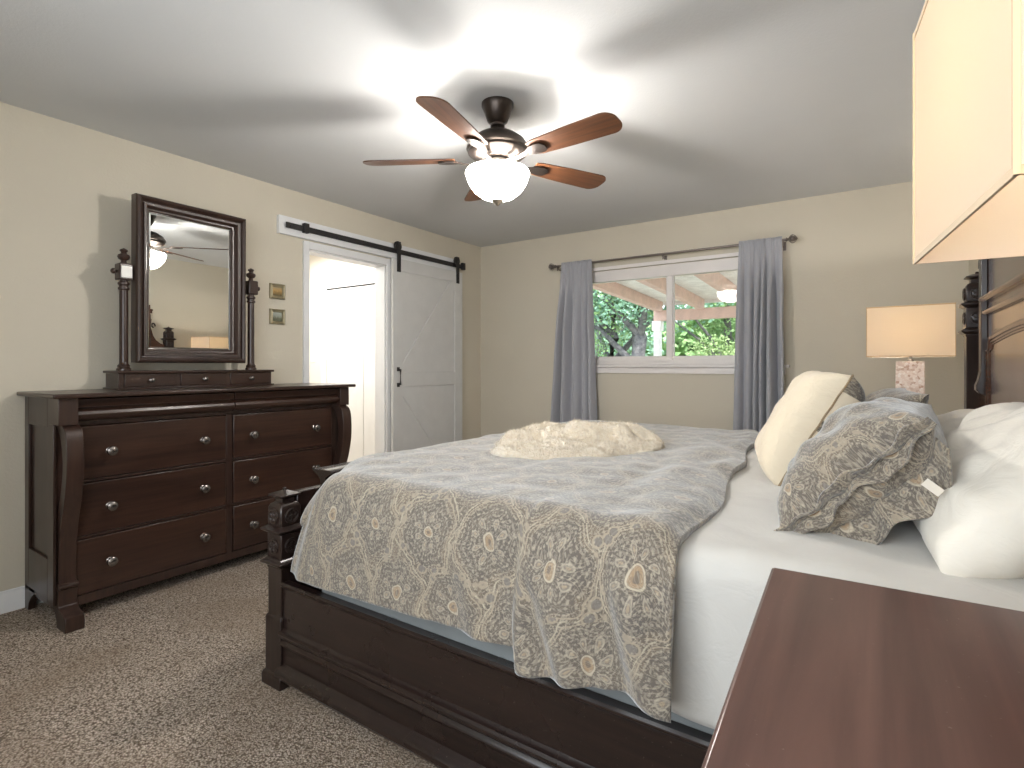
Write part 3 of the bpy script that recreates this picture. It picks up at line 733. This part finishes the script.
def railprof(s, y):
    # (y, z): section of the side rail, s = outward sign
    P = [(0, .385), (.012, .388), (.017, .382), (.017, .376), (.009, .368), (.006, .360), (.006, .222), (.012, .216), (.022, .212), (.026, .204), (.024, .194), (.016, .188), (.012, .180), (.020, .172), (.022, .165), (.014, .158), (.010, .150), (.010, .092), (.018, .086), (.032, .080), (.040, .070), (.040, .056), (.028, .046), (.022, .034), (0, .034)]
    return [(y+s*a, b) for a, b in P]+[(y-s*.02, .034), (y-s*.02, .385)]
obj('side_rail', prism(B(), railprof(-1, 1.187), 0, PX+.04, HP-.04), 'bed_wood', bed, ang=30)
obj('side_rail', prism(B(), railprof(1, 3.233), 0, PX+.04, HP-.04), 'bed_wood', bed, ang=30)
bm = B(); box(bm, PX-.02, PX+.02, YN+.04, YF-.04, .06, .70)
fb = obj('footboard', bm, 'bed_wood', bed, bev=.003)
cp = [(-1.905, .748), (-1.905, .758), (-1.898, .762), (-1.792, .762), (-1.785, .758), (-1.785, .748), (-1.80, .742), (-1.822, .73), (-1.828, .70), (-1.858, .70), (-1.866, .73), (-1.888, .742)]
obj('footboard_crown', prism(B(), cp, 1, 1.385, 3.035), 'bed_wood', fb, bev=.003)
# headboard
HYc = (YN+YF)/2; hw = (YF-YN)/2-.04
def crest(w, top, sh):   # closed outline in (y,z), symmetrical crest
    e = [(w, .35), (w, 1.385), (.905, 1.405), (.862, 1.44), (.832, 1.49), (.812, 1.56), (.800, 1.60), (.806, 1.64), (.812, 1.68), (.800, 1.70), (.795, 1.755)]
    n = 10; arc = [(.795*(1-2*i/n), 1.755+.05*math.sin(PI*i/n)) for i in range(1, n)]
    return [(HYc+y, z) for y, z in e]+[(HYc+y, z) for y, z in arc]+[(HYc-y, z) for y, z in reversed(e)]
hb = obj('headboard', prism(B(), crest(hw, 1.70, 1.30), 0, .395, .425), 'bed_wood_y', bed, bev=.002)
bm = B(); n = 14; W_ = .80
low = [(HYc+W_*(1-2*i/n), 1.75+.055*math.sin(PI*i/n)) for i in range(n+1)]; high = [(y, z+.03) for y, z in low]
prism(bm, low+high[::-1], 0, .355, .44); low2 = [(y, z+.028) for y, z in low]; high2 = [(y, z+.018) for y, z in low2]
prism(bm, low2+high2[::-1], 0, .335, .45); obj('crest_cornice', bm, 'bed_wood_y', hb, bev=.003)
for s in (-1, 1):   # pilasters with bracket ends
    yc = HYc+s*.765
    pp = [(.395, 1.74), (.378, 1.74), (.373, 1.72), (.373, 1.16), (.366, 1.12), (.358, 1.10), (.358, 1.08), (.370, 1.065), (.395, 1.055)]
    obj('pilaster', prism(B(), pp, 1, yc-.030, yc+.030), 'bed_wood_z', hb, bev=.003)
    bm = B(); tube(bm, [(.385, yc+s*(.062+.018*math.cos(t)), 1.60+.030*math.sin(t)+.004*t) for t in [i/10*PI*1.5 for i in range(11)]], .008, 8)
    obj('scroll_carving', bm, 'bed_wood_z', hb)
bm = B()
for z, d, h in ((1.455, .030, .012), (1.40, .020, .012)):
    prism(bm, [(.395, z-h), (.395-d*.6, z-h), (.395-d, z-h*.2), (.395-d, z+h*.5), (.395-d*.5, z+h), (.395, z+h)], 1, HYc-.735, HYc+.735)
obj('headboard_moulding', bm, 'bed_wood_y', hb, bev=.002)
# arched inner panel moulding
bm = B()
def arch(off):
    w = .72-off; pts = [(HYc+w, .80), (HYc+w, 1.24), (HYc+w-.05, 1.25), (HYc+w-.06, 1.29-off*.6)]
    n = 12; top = [(HYc+(w-.06)*(1-2*i/n), 1.29+.03*math.sin(PI*i/n)-off*.6) for i in range(1, n)]
    return pts+top+[(2*HYc-y, z) for y, z in reversed(pts)]
for off, r_ in ((0, .012), (.022, .007), (.038, .005)): tube(bm, [(.395, y, z) for y, z in arch(off)], r_, 8)
obj('panel_moulding', bm, 'bed_wood_y', hb)

MXa, MXb = -1.63, .345
def pillowbox(bm, x0, x1, y0, y1, z0, z1, r=.05):
    box(bm, x0, x1, y0, y1, z0, z1); bmesh.ops.bevel(bm, geom=list(bm.edges), offset=r, segments=4, profile=.5, affect='EDGES'); return bm
tag(obj('box_spring', pillowbox(B(), MXa, MXb, 1.212, 3.208, .16, .44, .02), 'mattress'), 'blue-grey box spring showing between comforter hem and bed rail', 'box spring')
tag(obj('mattress', pillowbox(B(), MXa, MXb, 1.212, 3.208, .442, .762, .05), 'mattress'), 'thick mattress under the sheet and comforter on the bed', 'mattress')

# draped bedding: distance s measured from far edge, over the top and down the near side
def drape(s, ytop_far, ynear, ztop, r, lean=0.0):
    """returns (y,z) for arc length s from the far edge over the top, rounding radius r at the near edge"""
    L1 = ytop_far-(ynear+r)
    if s < L1: return ytop_far-s, ztop
    a = (s-L1)/r
    if a < PI/2: return ynear+r-r*math.sin(a), ztop-r+r*math.cos(a)
    d = s-L1-r*PI/2
    return ynear-lean*d, ztop-r-d
# sheet
def sheet_fn(u, v):
    x = -.66+u*(.335+.66); ynear = 1.176
    S = 3.20-1.176-.06+.06*PI/2+.30
    y, z = drape(v*S, 3.20, ynear, .786, .06)
    hang = sstep(.70, .45, z); 
    y -= hang*(.010*math.sin(x*13+2*math.sin(z*9))+.008*nz(x*9, z*3, 2)) - .0
    y = min(y, 1.205) if z < .70 else y
    z += (.006*nz(x*4, y*4, 1)+.004*nz(x*11, y*11, 5)) if z > .72 else 0
    if z < .43: y = max(y, 1.160) 
    return (x, y, z)
tag(surf('flat_sheet', 90, 150, sheet_fn, 'sheet', thick=.003), 'white sheet covering the mattress and hanging inside the near bed rail', 'sheet')
# comforter
XA, XB = -1.775, -.335
def comf_fn(u, v):
    # u: foot -> head, v: far edge -> near hem
    r = .085; ynear = 1.128; ztop = .812; yfar = 3.235
    L1 = yfar-(ynear+r); S0 = L1+r*PI/2; 
    xb = XB-.15*sstep(1.35, 3.2, yfar-v*(L1))   # head edge runs back diagonally on the top
    x = XA+u*(xb-XA)
    step = sstep(-.735, -.700, x)
    hem = .475-.03*sstep(-1.7, -1.45, x)*0+.012*math.sin(x*5)+.028*step-.055*step*sstep(-.70, -.52, x)-.0
    hem = (.468+.022*sstep(-1.6, -.75, x))*(1-step)+(.462+.016*math.cos((x+.50)*14)+.02*sstep(-.5, -.36, x))*step
    drop = ztop-r-hem; S = S0+drop; s = v*S
    y, z = drape(s, yfar, ynear, ztop, r, .05)
    hang = sstep(ztop-.02, ztop-.16, z)
    # pulled-over layer at the head side of the drop
    out = .022*step*sstep(ztop, ztop-.12, z)
    fold = .012*math.sin(x*24+6*z+2*nz(x*4, z*3))*sstep(-1.2, -.8, x)+.007*math.sin(x*55+z*18+3*nz(x*6, z*5, 2))*sstep(-1.1, -.75, x)
    fold += .010*math.sin((x+.62)*38+z*10)*step
    y -= hang*(out+fold+.008*nz(x*5, z*4, 7)+.010)
    if s < S0: # top: quilted wrinkles
        k = sstep(S0, S0-.25, s)
        z += .010*nz(x*3, y*3, 3)+.006*nz(x*9, y*9, 1)*k+.010*sstep(-.85, -.45, x)*math.sin(y*5+x*26+3*nz(x*3, y*3))*k
        z += .010*step*sstep(S0-.3, S0, s)
    # foot end: rounded near corner and rolled edge tucked to the footboard
    e = sstep(XA+.13, XA, x)
    zc = 0
    if x < XA+.16:
        q = 1-(x-XA)/.16; drp = .16*(1-math.sqrt(max(0, 1-q*q)))
        if z > ztop-.15: z -= drp*.55
    c = sstep(1.52, 1.10, y)*sstep(XA+.34, XA, x)
    x += .10*c*sstep(.44, .82, z)+.10*c
    z -= .055*sstep(1.42, 1.12, y)*sstep(XA+.30, XA, x)*sstep(.6, .8, z)
    y += .035*e*hang
    # head edge rolls down to the sheet
    if x > xb-.05 and s < S0: z -= .018*sstep(xb-.05, xb, x)
    x += .012*math.sin(y*9)*sstep(xb-.2, xb, x)
    return (x, y, z)
def comf_uv(u, v): return (XA+u*(XB-XA), v*(2.2+.35))
tag(surf('comforter', 230, 300, comf_fn, 'paisley', comf_uv, thick=.022), 'grey paisley comforter spread over the bed with its folded corner hanging over the near rail', 'comforter')

# ------------------------------------------------------------------ fur throw
def throw_fn(u, v):
    a = u*2*PI; rr = v
    rad = 1+.10*math.sin(2*a+.6)+.09*math.sin(3*a+2)+.05*math.sin(5*a+1)+.035*math.sin(9*a)
    cx, cy = -1.11, 2.15
    lx = .34*rad*rr*math.cos(a); ly = .33*rad*rr*math.sin(a)
    th = R(31)
    x = cx+lx*math.cos(th)-ly*math.sin(th); y = cy+lx*math.sin(th)+ly*math.cos(th)
    dx, dy = x-cx, y-cy
    edge = (1-rr**6)**.5
    ridge = .5+.5*math.sin(dx*7.5-dy*5+1.6+1.2*nz(x*3, y*3, 5))
    lobe = sstep(-.03, .05, -(dx*.75)+dy*.9+.06+.03*math.sin(dx*14))
    h = edge*(.018+.026*ridge+.052*lobe+.030*nz(x*6, y*6, 2)+.016*nz(x*15, y*15, 4))
    h += .010*math.sin((dy+.5*dx)*42+2.5*nz(x*5, y*5))*edge*(1-rr**4)
    h = max(h, .012*(1-rr**8))
    h += .004*nz(x*60, y*60, 1)
    return (x+.008*nz(x*30, y*30, 8), y+.008*nz(x*30, y*30, 9), .816+h)
thr = surf('fur_throw', 160, 50, throw_fn, 'fur', thick=.006)
tag(thr, 'cream faux fur throw heaped on the comforter near the foot of the bed', 'throw blanket')

bm = B(); rnd = random.Random(12)
for k in range(20000):
    u_, v_ = rnd.random(), math.sqrt(rnd.random()); p = Vector(throw_fn(u_, v_))
    d = Vector((rnd.gauss(0, .5)+.3, rnd.gauss(0, .5)-.3, .55+rnd.gauss(0, .2))).normalized()*rnd.uniform(.010, .020)
    e = Vector((rnd.gauss(0, 1), rnd.gauss(0, 1), 0)).normalized()*.0013
    bm.faces.new([bm.verts.new(p-e), bm.verts.new(p+e), bm.verts.new(p+d)])
fp = obj('fur_pile', bm, 'fur', thr, smooth=False, recalc=False); fp['kind'] = 'stuff'
# ------------------------------------------------------------------ pillows
def pillow(name, w, h, t, loc, lean, yaw, mat, label, group, seed=0, roll=0, wr=.012, piping=None, p=2.6, sag=0, pinch=.07, ew=.006, patch=None):
    root = thing(name, label, 'pillow', loc, 0, group)
    bm = B(); n = 44; uvl = bm.loops.layers.uv.new('UVMap')
    def P(u, v, s):
        e = (max(0, 1-abs(u)**p)*max(0, 1-abs(v)**p))**.52
        x = w/2*u*(1-pinch*(1-v*v)); y = h/2*v*(1-pinch*(1-u*u))
        z = s*t/2*e*(1-sag*v)
        k = e**.5
        d = wr*(nz(x*7+seed, y*7, s*3)+.6*nz(x*16+seed, y*16, s*2)+.5*math.sin((x*.6+y)*40+4*nz(x*5, y*5, seed))*.5)
        z += d*k
        rad = max(abs(u), abs(v)); z += ew*math.sin((u+v*1.3)*14+seed)*(1-k)*.6
        return (x, y, z)
    grids = []
    for s in (1, -1):
        V = [[bm.verts.new(P(-1+2*i/n, -1+2*j/n, s)) for j in range(n+1)] for i in range(n+1)]
        for i in range(n):
            for j in range(n):
                q = [(i, j), (i+1, j), (i+1, j+1), (i, j+1)]
                if s < 0: q = q[::-1]
                f = bm.faces.new([V[a][b] for a, b in q])
                if patch and s < 0:
                    uu, vv = -1+2*(i+.5)/n, -1+2*(j+.5)/n
                    if vv+.35*nz(uu*4, vv*4, 3) > .62 or vv+.3*nz(uu*4, vv*4, 6) < -.78 or (nz(uu*3.2, vv*3.2, 9) > .22 and abs(vv) < .5): f.material_index = 1
                for lp, (a, b) in zip(f.loops, q): lp[uvl].uv = ((a/n*w+seed*.13+(0 if s > 0 else .4))*1.35, (b/n*h+seed*.07)*1.35)
    bmesh.ops.remove_doubles(bm, verts=bm.verts, dist=.0012)
    # local x -> world Y, local y -> leaning up-slope, local z -> front normal
    L = R(lean)
    m = Matrix(((0, math.cos(L), -math.sin(L), 0), (1, 0, 0, 0), (0, math.sin(L), math.cos(L), 0), (0, 0, 0, 1)))
    m = Matrix.Rotation(R(yaw), 4, 'Z') @ Matrix.Rotation(R(roll), 4, 'X') @ m
    m = Matrix.Translation(Vector(loc)) @ m
    bmesh.ops.transform(bm, matrix=m, verts=bm.verts)
    b = obj('pillow_body', bm, mat, root, ang=80, recalc=True, extra=(patch,) if patch else ())
    if piping:
        pts = []
        for i in range(40): pts.append(P(-1+2*i/40, -1, 1))
        for i in range(40): pts.append(P(1, -1+2*i/40, 1))
        for i in range(40): pts.append(P(1-2*i/40, 1, 1))
        for i in range(40): pts.append(P(-1, 1-2*i/40, 1))
        bm = B(); tube(bm, [m @ Vector(q) for q in pts], .0035, 6, closed=True); obj('piping', bm, piping, root)
    return root, m, P
G1 = 'pillows at the head of the bed'
pillow('white_pillow', .78, .43, .24, (.252, 1.69, .910), 40, 4, 'pillow_white', 'plump white pillow nearest the camera, leaning on the headboard behind the paisley sham', G1, 3, wr=.022, pinch=.03, p=3.4)
pillow('white_pillow', .72, .44, .17, (.225, 2.68, .885), 26, 0, 'pillow_white', 'white pillow on the far side of the bed, low against the headboard', G1, 7)
rt, m1, P1 = pillow('paisley_sham', .60, .42, .27, (-.02, 1.72, .915), 46, -4, 'paisley', 'large grey paisley sham pillow in front, with an open end and a white tag', G1, 2, wr=.020)
def end_strip(name, off0, off1, wave, mat, t0=-1, t1=1, side=0.0, thick=.002):
    """hem strip along the near end of the sham (local u=-1)"""
    def fn(a, b):
        v = t0+(t1-t0)*a; q = Vector(P1(-1, v, 1)); inn = Vector(P1(-.86, v, 1 if side >= 0 else -1))
        base = q.lerp(inn, off0) if off0 > 0 else q
        out = Vector((-.6, 0, side)).normalized()*off1*(1-.5*abs(v)**4)
        p = base+out*b+Vector((0, 0, wave*math.sin(v*7+2*b)*b+.004*nz(v*5, b*3, 4)))
        return tuple(m1 @ p)
    return surf(name, 60, 8, fn, mat, lambda a, b: (a*.42+.1, b*.06+.3), parent=rt, thick=thick)
end_strip('sham_hem', 0, .035, .010, 'paisley', side=.35, thick=.004)
end_strip('sham_hem', 0, .030, .012, 'paisley', side=-.8, thick=.004)
end_strip('envelope_flap', .9, .075, .012, 'paisley', -.85, .9, side=-.9, thick=.004)
bm = B(); c = m1 @ (Vector(P1(-.95, .52, -1))+Vector((-.03, 0, -.030))); dx = (m1.to_3x3() @ Vector((-.35, .15, -.9))).normalized(); dy = (m1.to_3x3() @ Vector((.1, 1, .1))).normalized(); dz = dx.cross(dy).normalized()
vs_ = []
for k in (-.0006, .0006):
    for a_, b_ in ((0, -.009), (.036, -.009), (.036, .009), (0, .009)): vs_.append(bm.verts.new(c+dx*a_+dy*b_+dz*k))
for f in [(0,3,2,1),(4,5,6,7),(0,1,5,4),(1,2,6,5),(2,3,7,6),(3,0,4,7)]: bm.faces.new([vs_[i] for i in f])
tg_ = obj('care_tag', bm, 'tag', rt); tg_['label'] = 'white care tag'
pillow('paisley_sham', .58, .42, .18, (-.01, 2.44, .935), 48, 4, 'paisley', 'grey paisley sham pillow on the far side, mostly behind the cream cushion', G1, 5)
pillow('cream_cushion', .42, .43, .22, (-.200, 2.18, .965), 60, 12, 'cream', 'cream square cushion with tan piping and patterned back standing among the paisley shams', G1, 4, piping='tan_piping', wr=.010, ew=.0015, p=5, pinch=.05, patch='paisley')

# ================================================================== NIGHTSTANDS
def nightstand(name, label, x0, x1, y0, y1, h, rz, group):
    cx, cy = (x0+x1)/2, (y0+y1)/2
    t = thing(name, label, 'nightstand', (cx, cy, 0), 0, group)
    X_ = (x1-x0)/2; Y_ = (y1-y0)/2
    # build around the centre then turn
    M4 = Matrix.Translation((cx, cy, 0)) @ Matrix.Rotation(rz, 4, 'Z')
    def put(nm, bm, mat, par, bev=.003):
        bmesh.ops.transform(bm, matrix=M4, verts=bm.verts); return obj(nm, bm, mat, par, bev=bev)
    put('top', BX(-X_, X_, -Y_, Y_, h-.028, h), 'top_wood', t, .005)
    put('top_moulding', BX(-X_+.012, X_-.005, -Y_+.012, Y_-.012, h-.045, h-.028), 'wood_y', t)
    put('carcass', BX(-X_+.03, X_-.01, -Y_+.025, Y_-.025, .08, h-.045), 'wood_z', t)
    put('plinth', BX(-X_+.015, X_-.01, -Y_+.012, Y_-.012, 0, .085), 'wood_y', t, .006)
    hh = (h-.15)/3
    for k in range(3):
        z0 = .10+k*hh
        d = put('drawer', BX(-X_+.012, -X_+.032, -Y_+.05, Y_-.05, z0, z0+hh-.015), 'wood_y', t, .004)
        for ky in (-.15, .15):
            bm = B(); pr_ = [(.012, 0), (.007, -.006), (.006, -.014), (.0165, -.024), (.0165, -.031), (0, -.038)]
            lathe(bm, pr_, (-X_+.012, ky, z0+hh/2), 16, axis=0); put('knob', bm, 'knob', d, 0)
    return t
nightstand('nightstand', 'dark red-brown nightstand beside the near side of the bed, its scratched top filling the corner', -.126, .464, .308, .990, .85, R(2.2), 'nightstands')
nightstand('nightstand', 'dark nightstand on the far side of the bed, under the small lamp', -.06, .47, 3.33, 3.93, .78, 0, 'nightstands')

# ================================================================== LAMPS
def lamp(label, x, y, zb, rz, sh_dx=0, power=12):
    t = thing('table_lamp', label, 'lamp', (x, y, zb), rz, 'matching bedside lamps')
    def O(nm, bm, mat, par, bev=0, **k):   # local build
        bmesh.ops.translate(bm, verts=bm.verts, vec=Vector((x, y, zb))); return obj(nm, bm, mat, par, bev=bev, **k)
    O('lamp_foot', BX(-.072, .072, -.052, .052, 0, .018), 'nickel', t, .002)
    O('lamp_body', BX(-.063, .063, -.043, .043, .018, .425), 'mosaic', t, .003)
    O('lamp_neck', lathe(B(), [(.016, .425), (.016, .432), (.008, .438), (.008, .50), (.014, .505), (.014, .53)], (0, 0, 0), 16), 'nickel', t)
    O('bulb', lathe(B(), [(.012, .53), (.016, .54), (.028, .57), (.03, .585), (.024, .605), (0, .615)], (0, 0, 0), 20), 'bulb', t)
    sx, sy, z0, z1 = .185, .165, .448, .715
    bm = B(); th = .0015
    frame(bm, 2, (-sx, sx, -sy, sy), th, z0, z1)
    s = O('lamp_shade', bm, 'shade', t, smooth=False)
    bm = B()
    for z in (z0, z1-.007): frame(bm, 2, (-sx-.001, sx+.001, -sy-.001, sy+.001), .002, z, z+.006)
    for cx, cy in ((-1, -1), (1, -1), (1, 1), (-1, 1)): box(bm, cx*sx-.0018, cx*sx+.0018, cy*sy-.0018, cy*sy+.0018, z0, z1)
    O('shade_trim', bm, 'shade_trim', s)
    bm = B(); tube(bm, [(-sx+.002, 0, z1-.02), (0, 0, z1-.03), (sx-.002, 0, z1-.02)], .002, 6); tube(bm, [(0, -sy+.002, z1-.02), (0, 0, z1-.03), (0, sy-.002, z1-.02)], .002, 6); lathe(bm, [(.006, z1-.04), (.006, z1-.02), (0, z1-.01)], (0, 0, 0), 12)
    O('shade_spider', bm, 'nickel', s)
    point('bedside_bulb_light', (x, y, zb+.60), power, (1.0, .94, .88), .03)
    return t
lamp('large lit lamp with rectangular cream shade at the right edge, above the near nightstand', .241, .633, .85, R(5.8), power=3.2)
lamp('lit lamp with rectangular cream shade and pearl mosaic base beyond the bed', .168, 3.62, .78, R(-4), power=27)

# ================================================================== OUTDOORS
def gmat(name, c1, c2, rough=.6, scale=9):
    g = G(name, rough, spec=.25); v = g.coord()
    g.base(g.ramp(g.noise(v, scale, 4), [(.3, c1), (.7, c2)])); return g.m
M['grass'] = gmat('garden_ground', (86, 104, 62), (140, 138, 100), .9)
M['patio'] = gmat('patio_concrete', (196, 190, 180), (214, 208, 198), .9)
M['bark'] = gmat('grey_bark', (96, 94, 100), (150, 144, 146), .9, 14)
M['leaf_a'] = gmat('mid_green_leaves', (110, 150, 96), (180, 212, 150), .5, 1.5)
M['leaf_b'] = gmat('blue_green_leaves', (104, 148, 124), (180, 214, 186), .5, 1.5)
M['leaf_c'] = gmat('yellow_green_leaves', (128, 154, 96), (180, 198, 146), .5, 1.5)
M['leaf_d'] = gmat('dark_glossy_leaves', (30, 52, 34), (64, 92, 58), .3, 3)
M['leaf_e'] = gmat('pale_feathery_leaves', (128, 168, 118), (196, 222, 176), .6, 1.5)
M['leaf_r'] = gmat('russet_leaves', (96, 58, 50), (150, 100, 84), .6, 3)
M['beam'] = plain('pinkish_painted_beam', (214, 182, 168), .7)
M['patio_white'] = plain('white_patio_boards', (240, 236, 232), .7)
tag(obj('lawn', BX(-40, 30, FY+3.9, 60, -.32, -.12), 'grass', smooth=False), 'garden ground beyond the patio', 'ground', kind='structure'); 
struct(bpy.data.objects['lawn']); del bpy.data.objects['lawn']['label']; del bpy.data.objects['lawn']['category']
struct(obj('patio_floor', BX(-8, 6, FY+.2, FY+3.9, -.3, -.1), 'patio', smooth=False))
# patio cover sloping away from the house
pc = thing('patio_cover', 'white boarded patio roof on pinkish beams with a white post outside the window', 'patio cover', (-1.0, 6.4, 2.1))
ya, yb = FY+.15, 8.15
def zr(y): return 2.25-(y-5.75)*.038
def slab(bm, x0, x1, y0, y1, dz0, dz1):
    vs_ = []
    for x, y, d in [(x0,y0,dz0),(x1,y0,dz0),(x1,y1,dz0),(x0,y1,dz0),(x0,y0,dz1),(x1,y0,dz1),(x1,y1,dz1),(x0,y1,dz1)]: vs_.append(bm.verts.new((x, y, zr(y)+d)))
    for f in [(0,3,2,1),(4,5,6,7),(0,1,5,4),(1,2,6,5),(2,3,7,6),(3,0,4,7)]: bm.faces.new([vs_[i] for i in f])
    return bm
bm = slab(B(), -2.80, 3.5, ya, yb+.15, .0, .04)
obj('roof_boards', bm, 'patio_white', pc)
for x in (-2.76, -2.14, -1.52, -.90, -.28, .34, .96, 1.58): obj('beam', slab(B(), x, x+.09, ya, yb, -.15, 0), 'beam', pc, bev=.004)
bm = B(); box(bm, -2.80, 3.5, yb-.05, yb+.06, zr(yb)-.29, zr(yb)-.13); obj('header_beam', bm, 'beam', pc, bev=.005)
bm = B(); box(bm, -2.80, 3.5, yb+.06, yb+.08, zr(yb)-.05, zr(yb)+.04); obj('fascia', bm, 'patio_white', pc, bev=.003)
for x in (-2.75, .6):
    bm = B(); box(bm, x-.05, x+.05, yb-.05, yb+.05, -.1, zr(yb)-.29); box(bm, x-.07, x+.07, yb-.07, yb+.07, zr(yb)-.44, zr(yb)-.29); obj('post', bm, 'patio_white', pc, bev=.006)

def leaves(bm, rnd, n, cx, cy, cz, rx, ry, rz_, size, droop=0):
    for _ in range(n):
        while True:
            p = Vector((rnd.uniform(-1, 1), rnd.uniform(-1, 1), rnd.uniform(-1, 1)))
            if .35 < p.length < 1: break
        c = Vector((cx+p.x*rx, cy+p.y*ry, cz+p.z*rz_)); s = size*rnd.uniform(.6, 1.3)
        d = Vector((rnd.gauss(0, 1), rnd.gauss(0, 1), rnd.gauss(0, .6)-droop)).normalized(); e = d.cross(Vector((rnd.gauss(0, 1), rnd.gauss(0, 1), rnd.gauss(0, 1)))).normalized()*s*.32
        q = [c-d*s*.5, c+e, c+d*s*.5, c-e]; bm.faces.new([bm.verts.new(x) for x in q])
def tree(x, y, h, tr, mat, label, cat='tree', cr=1.0, n=1500, size=.17, seed=0, z0=-.15, group=None, lean=0, low=.35):
    rnd = random.Random(seed); t = thing('garden_tree' if cat == 'tree' else 'garden_shrub', label, cat, (x, y, z0), 0, group)
    bm = B()
    if tr:
        pts = [(x+lean*k/6+.05*math.sin(k*2+seed), y, z0+h*.8*k/6) for k in range(7)]; tube(bm, pts, [tr*(1-.09*k) for k in range(7)], 10)
        for k in range(6):
            b = Vector(pts[2+k % 4]); a = k*1.9+seed; e = b+Vector((math.cos(a)*cr*.8, math.sin(a)*cr*.8, cr*.7)); tube(bm, [b, (b+e)/2+Vector((0, 0, .1)), e], [tr*.45, tr*.3, tr*.12], 6)
        obj('trunk', bm, 'bark', t)
    else:
        for k in range(7):
            a = k*.9; tube(bm, [(x, y, z0), (x+math.cos(a)*cr*.5, y+math.sin(a)*cr*.5, z0+h*.7)], [.02, .008], 5)
        obj('stem', bm, 'bark', t)
    bm = B()
    for k in range(9 if tr else 6):
        a = rnd.uniform(0, 2*PI); rr = cr*rnd.uniform(.1, .8); zz = z0+h*rnd.uniform(low, .95); s = cr*rnd.uniform(.4, .62)
        leaves(bm, rnd, n//(9 if tr else 6), x+lean*.5+math.cos(a)*rr, y+math.sin(a)*rr*.8, zz, s, s, s*.8, size)
    obj('foliage', bm, mat, t, smooth=False, recalc=False); return t
TG = 'trees beyond the patio'
tree(-5.24, 12.2, 5.0, .19, 'leaf_a', 'grey-trunked leafy tree seen through the left pane, nearest the left curtain', cr=2.2, n=9000, size=.10, seed=1, group=TG, low=.56)
tree(-4.62, 12.0, 5.0, .20, 'leaf_b', 'leafy tree with a forked grey trunk seen through the left pane beside the white post', cr=2.0, n=9000, size=.10, seed=2, lean=.25, group=TG, low=.58)
tree(-3.05, 14.5, 4.6, .14, 'leaf_a', 'green tree behind the patio post', cr=2.0, n=7000, size=.13, seed=3, group=TG)
tree(-8.0, 17, 6.0, .2, 'leaf_b', 'blue-green tree far behind the left pane', cr=3.2, n=6000, size=.2, seed=5, group=TG, low=.15)
SG = 'shrubs in the garden'
for i, (x, y, h, m_, cr_, lb) in enumerate([
    (-2.35, 11.2, 1.9, 'leaf_c', .9, 'yellow-green shrub right of the patio post'),
    (-1.35, 11.6, 2.2, 'leaf_c', .9, 'tall yellow-green drooping shrub in the middle of the right pane'),
    (-1.15, 10.0, 1.5, 'leaf_e', .75, 'pale feathery shrub low in the right pane'),
    (-.25, 10.4, 1.7, 'leaf_e', .9, 'pale feathery shrub next to the right curtain'),
    (-.1, 12.6, 2.6, 'leaf_b', 1.1, 'blue-green bush at the back of the right pane'),
    (-2.3, 9.6, 1.15, 'leaf_r', .45, 'low russet shrub at the foot of the right pane'),
    (-3.7, 10.6, 1.25, 'leaf_b', .6, 'low blue-green shrub beside the tree trunks'),
    (-4.7, 10.2, 1.2, 'leaf_d', .6, 'low dark shrub below the left trees'),
    (-5.9, 11.5, 2.6, 'leaf_a', 1.3, 'mid green shrub at the left end of the left pane'),
    (-6.6, 14.0, 3.6, 'leaf_c', 1.6, 'light green bush behind the left trees')]):
    tree(x, y, h, 0, m_, lb, 'shrub', cr_, 7000 if h > 1.4 else 3600, .055, 20+i, group=SG, low=.2)
# glossy plant close to the window
t = thing('broadleaf_plant', 'dark glossy broad-leaved plant outside beside the right curtain', 'plant', (-.97, 6.3, -.1))
bm = B(); 
for k in range(5): tube(bm, [(-.97, 6.3, .30), (-.97+.05*math.cos(k*1.3), 6.3, .9), (-.97+.14*math.cos(k*1.3), 6.3+.1*math.sin(k*1.3), 1.32)], .007, 6)
obj('stem', bm, 'bark', t)
rnd = random.Random(9); bm = B()
for k in range(46):
    a = rnd.uniform(0, 2*PI); c = Vector((-.97+rnd.uniform(-.16, .2), 6.3+rnd.uniform(-.15, .15), rnd.uniform(.95, 1.36))); d = Vector((math.cos(a), math.sin(a)*.5, rnd.uniform(-.5, .6))).normalized(); e = d.cross(Vector((0, rnd.uniform(-1, 1), 1))).normalized()*.03; L = rnd.uniform(.1, .15)
    pts = [c, c+d*L*.35+e, c+d*L*.75+e*.8, c+d*L, c+d*L*.75-e*.8, c+d*L*.35-e]; bm.faces.new([bm.verts.new(p) for p in pts])
obj('foliage', bm, 'leaf_d', t, smooth=False, recalc=False)
obj('planter', lathe(B(), [(.13, -.1), (.17, .28), (.18, .30), (.165, .30), (.15, .26), (0, .26)], (-.97, 6.3, 0), 28), 'patio', t)
# hedge closing the garden
rnd = random.Random(3); bm = B()
for k in range(26): leaves(bm, rnd, 420, -16+k*.95, 21+rnd.uniform(-1, 1), rnd.uniform(.3, 2.8), 1.6, 1.0, 1.5, .42)
box(bm, -18, 10, 21.3, 21.9, -.15, 2.9)
tag(obj('garden_hedge', bm, 'leaf_a', smooth=False, recalc=False), 'long green hedge closing off the garden at the back', 'hedge')
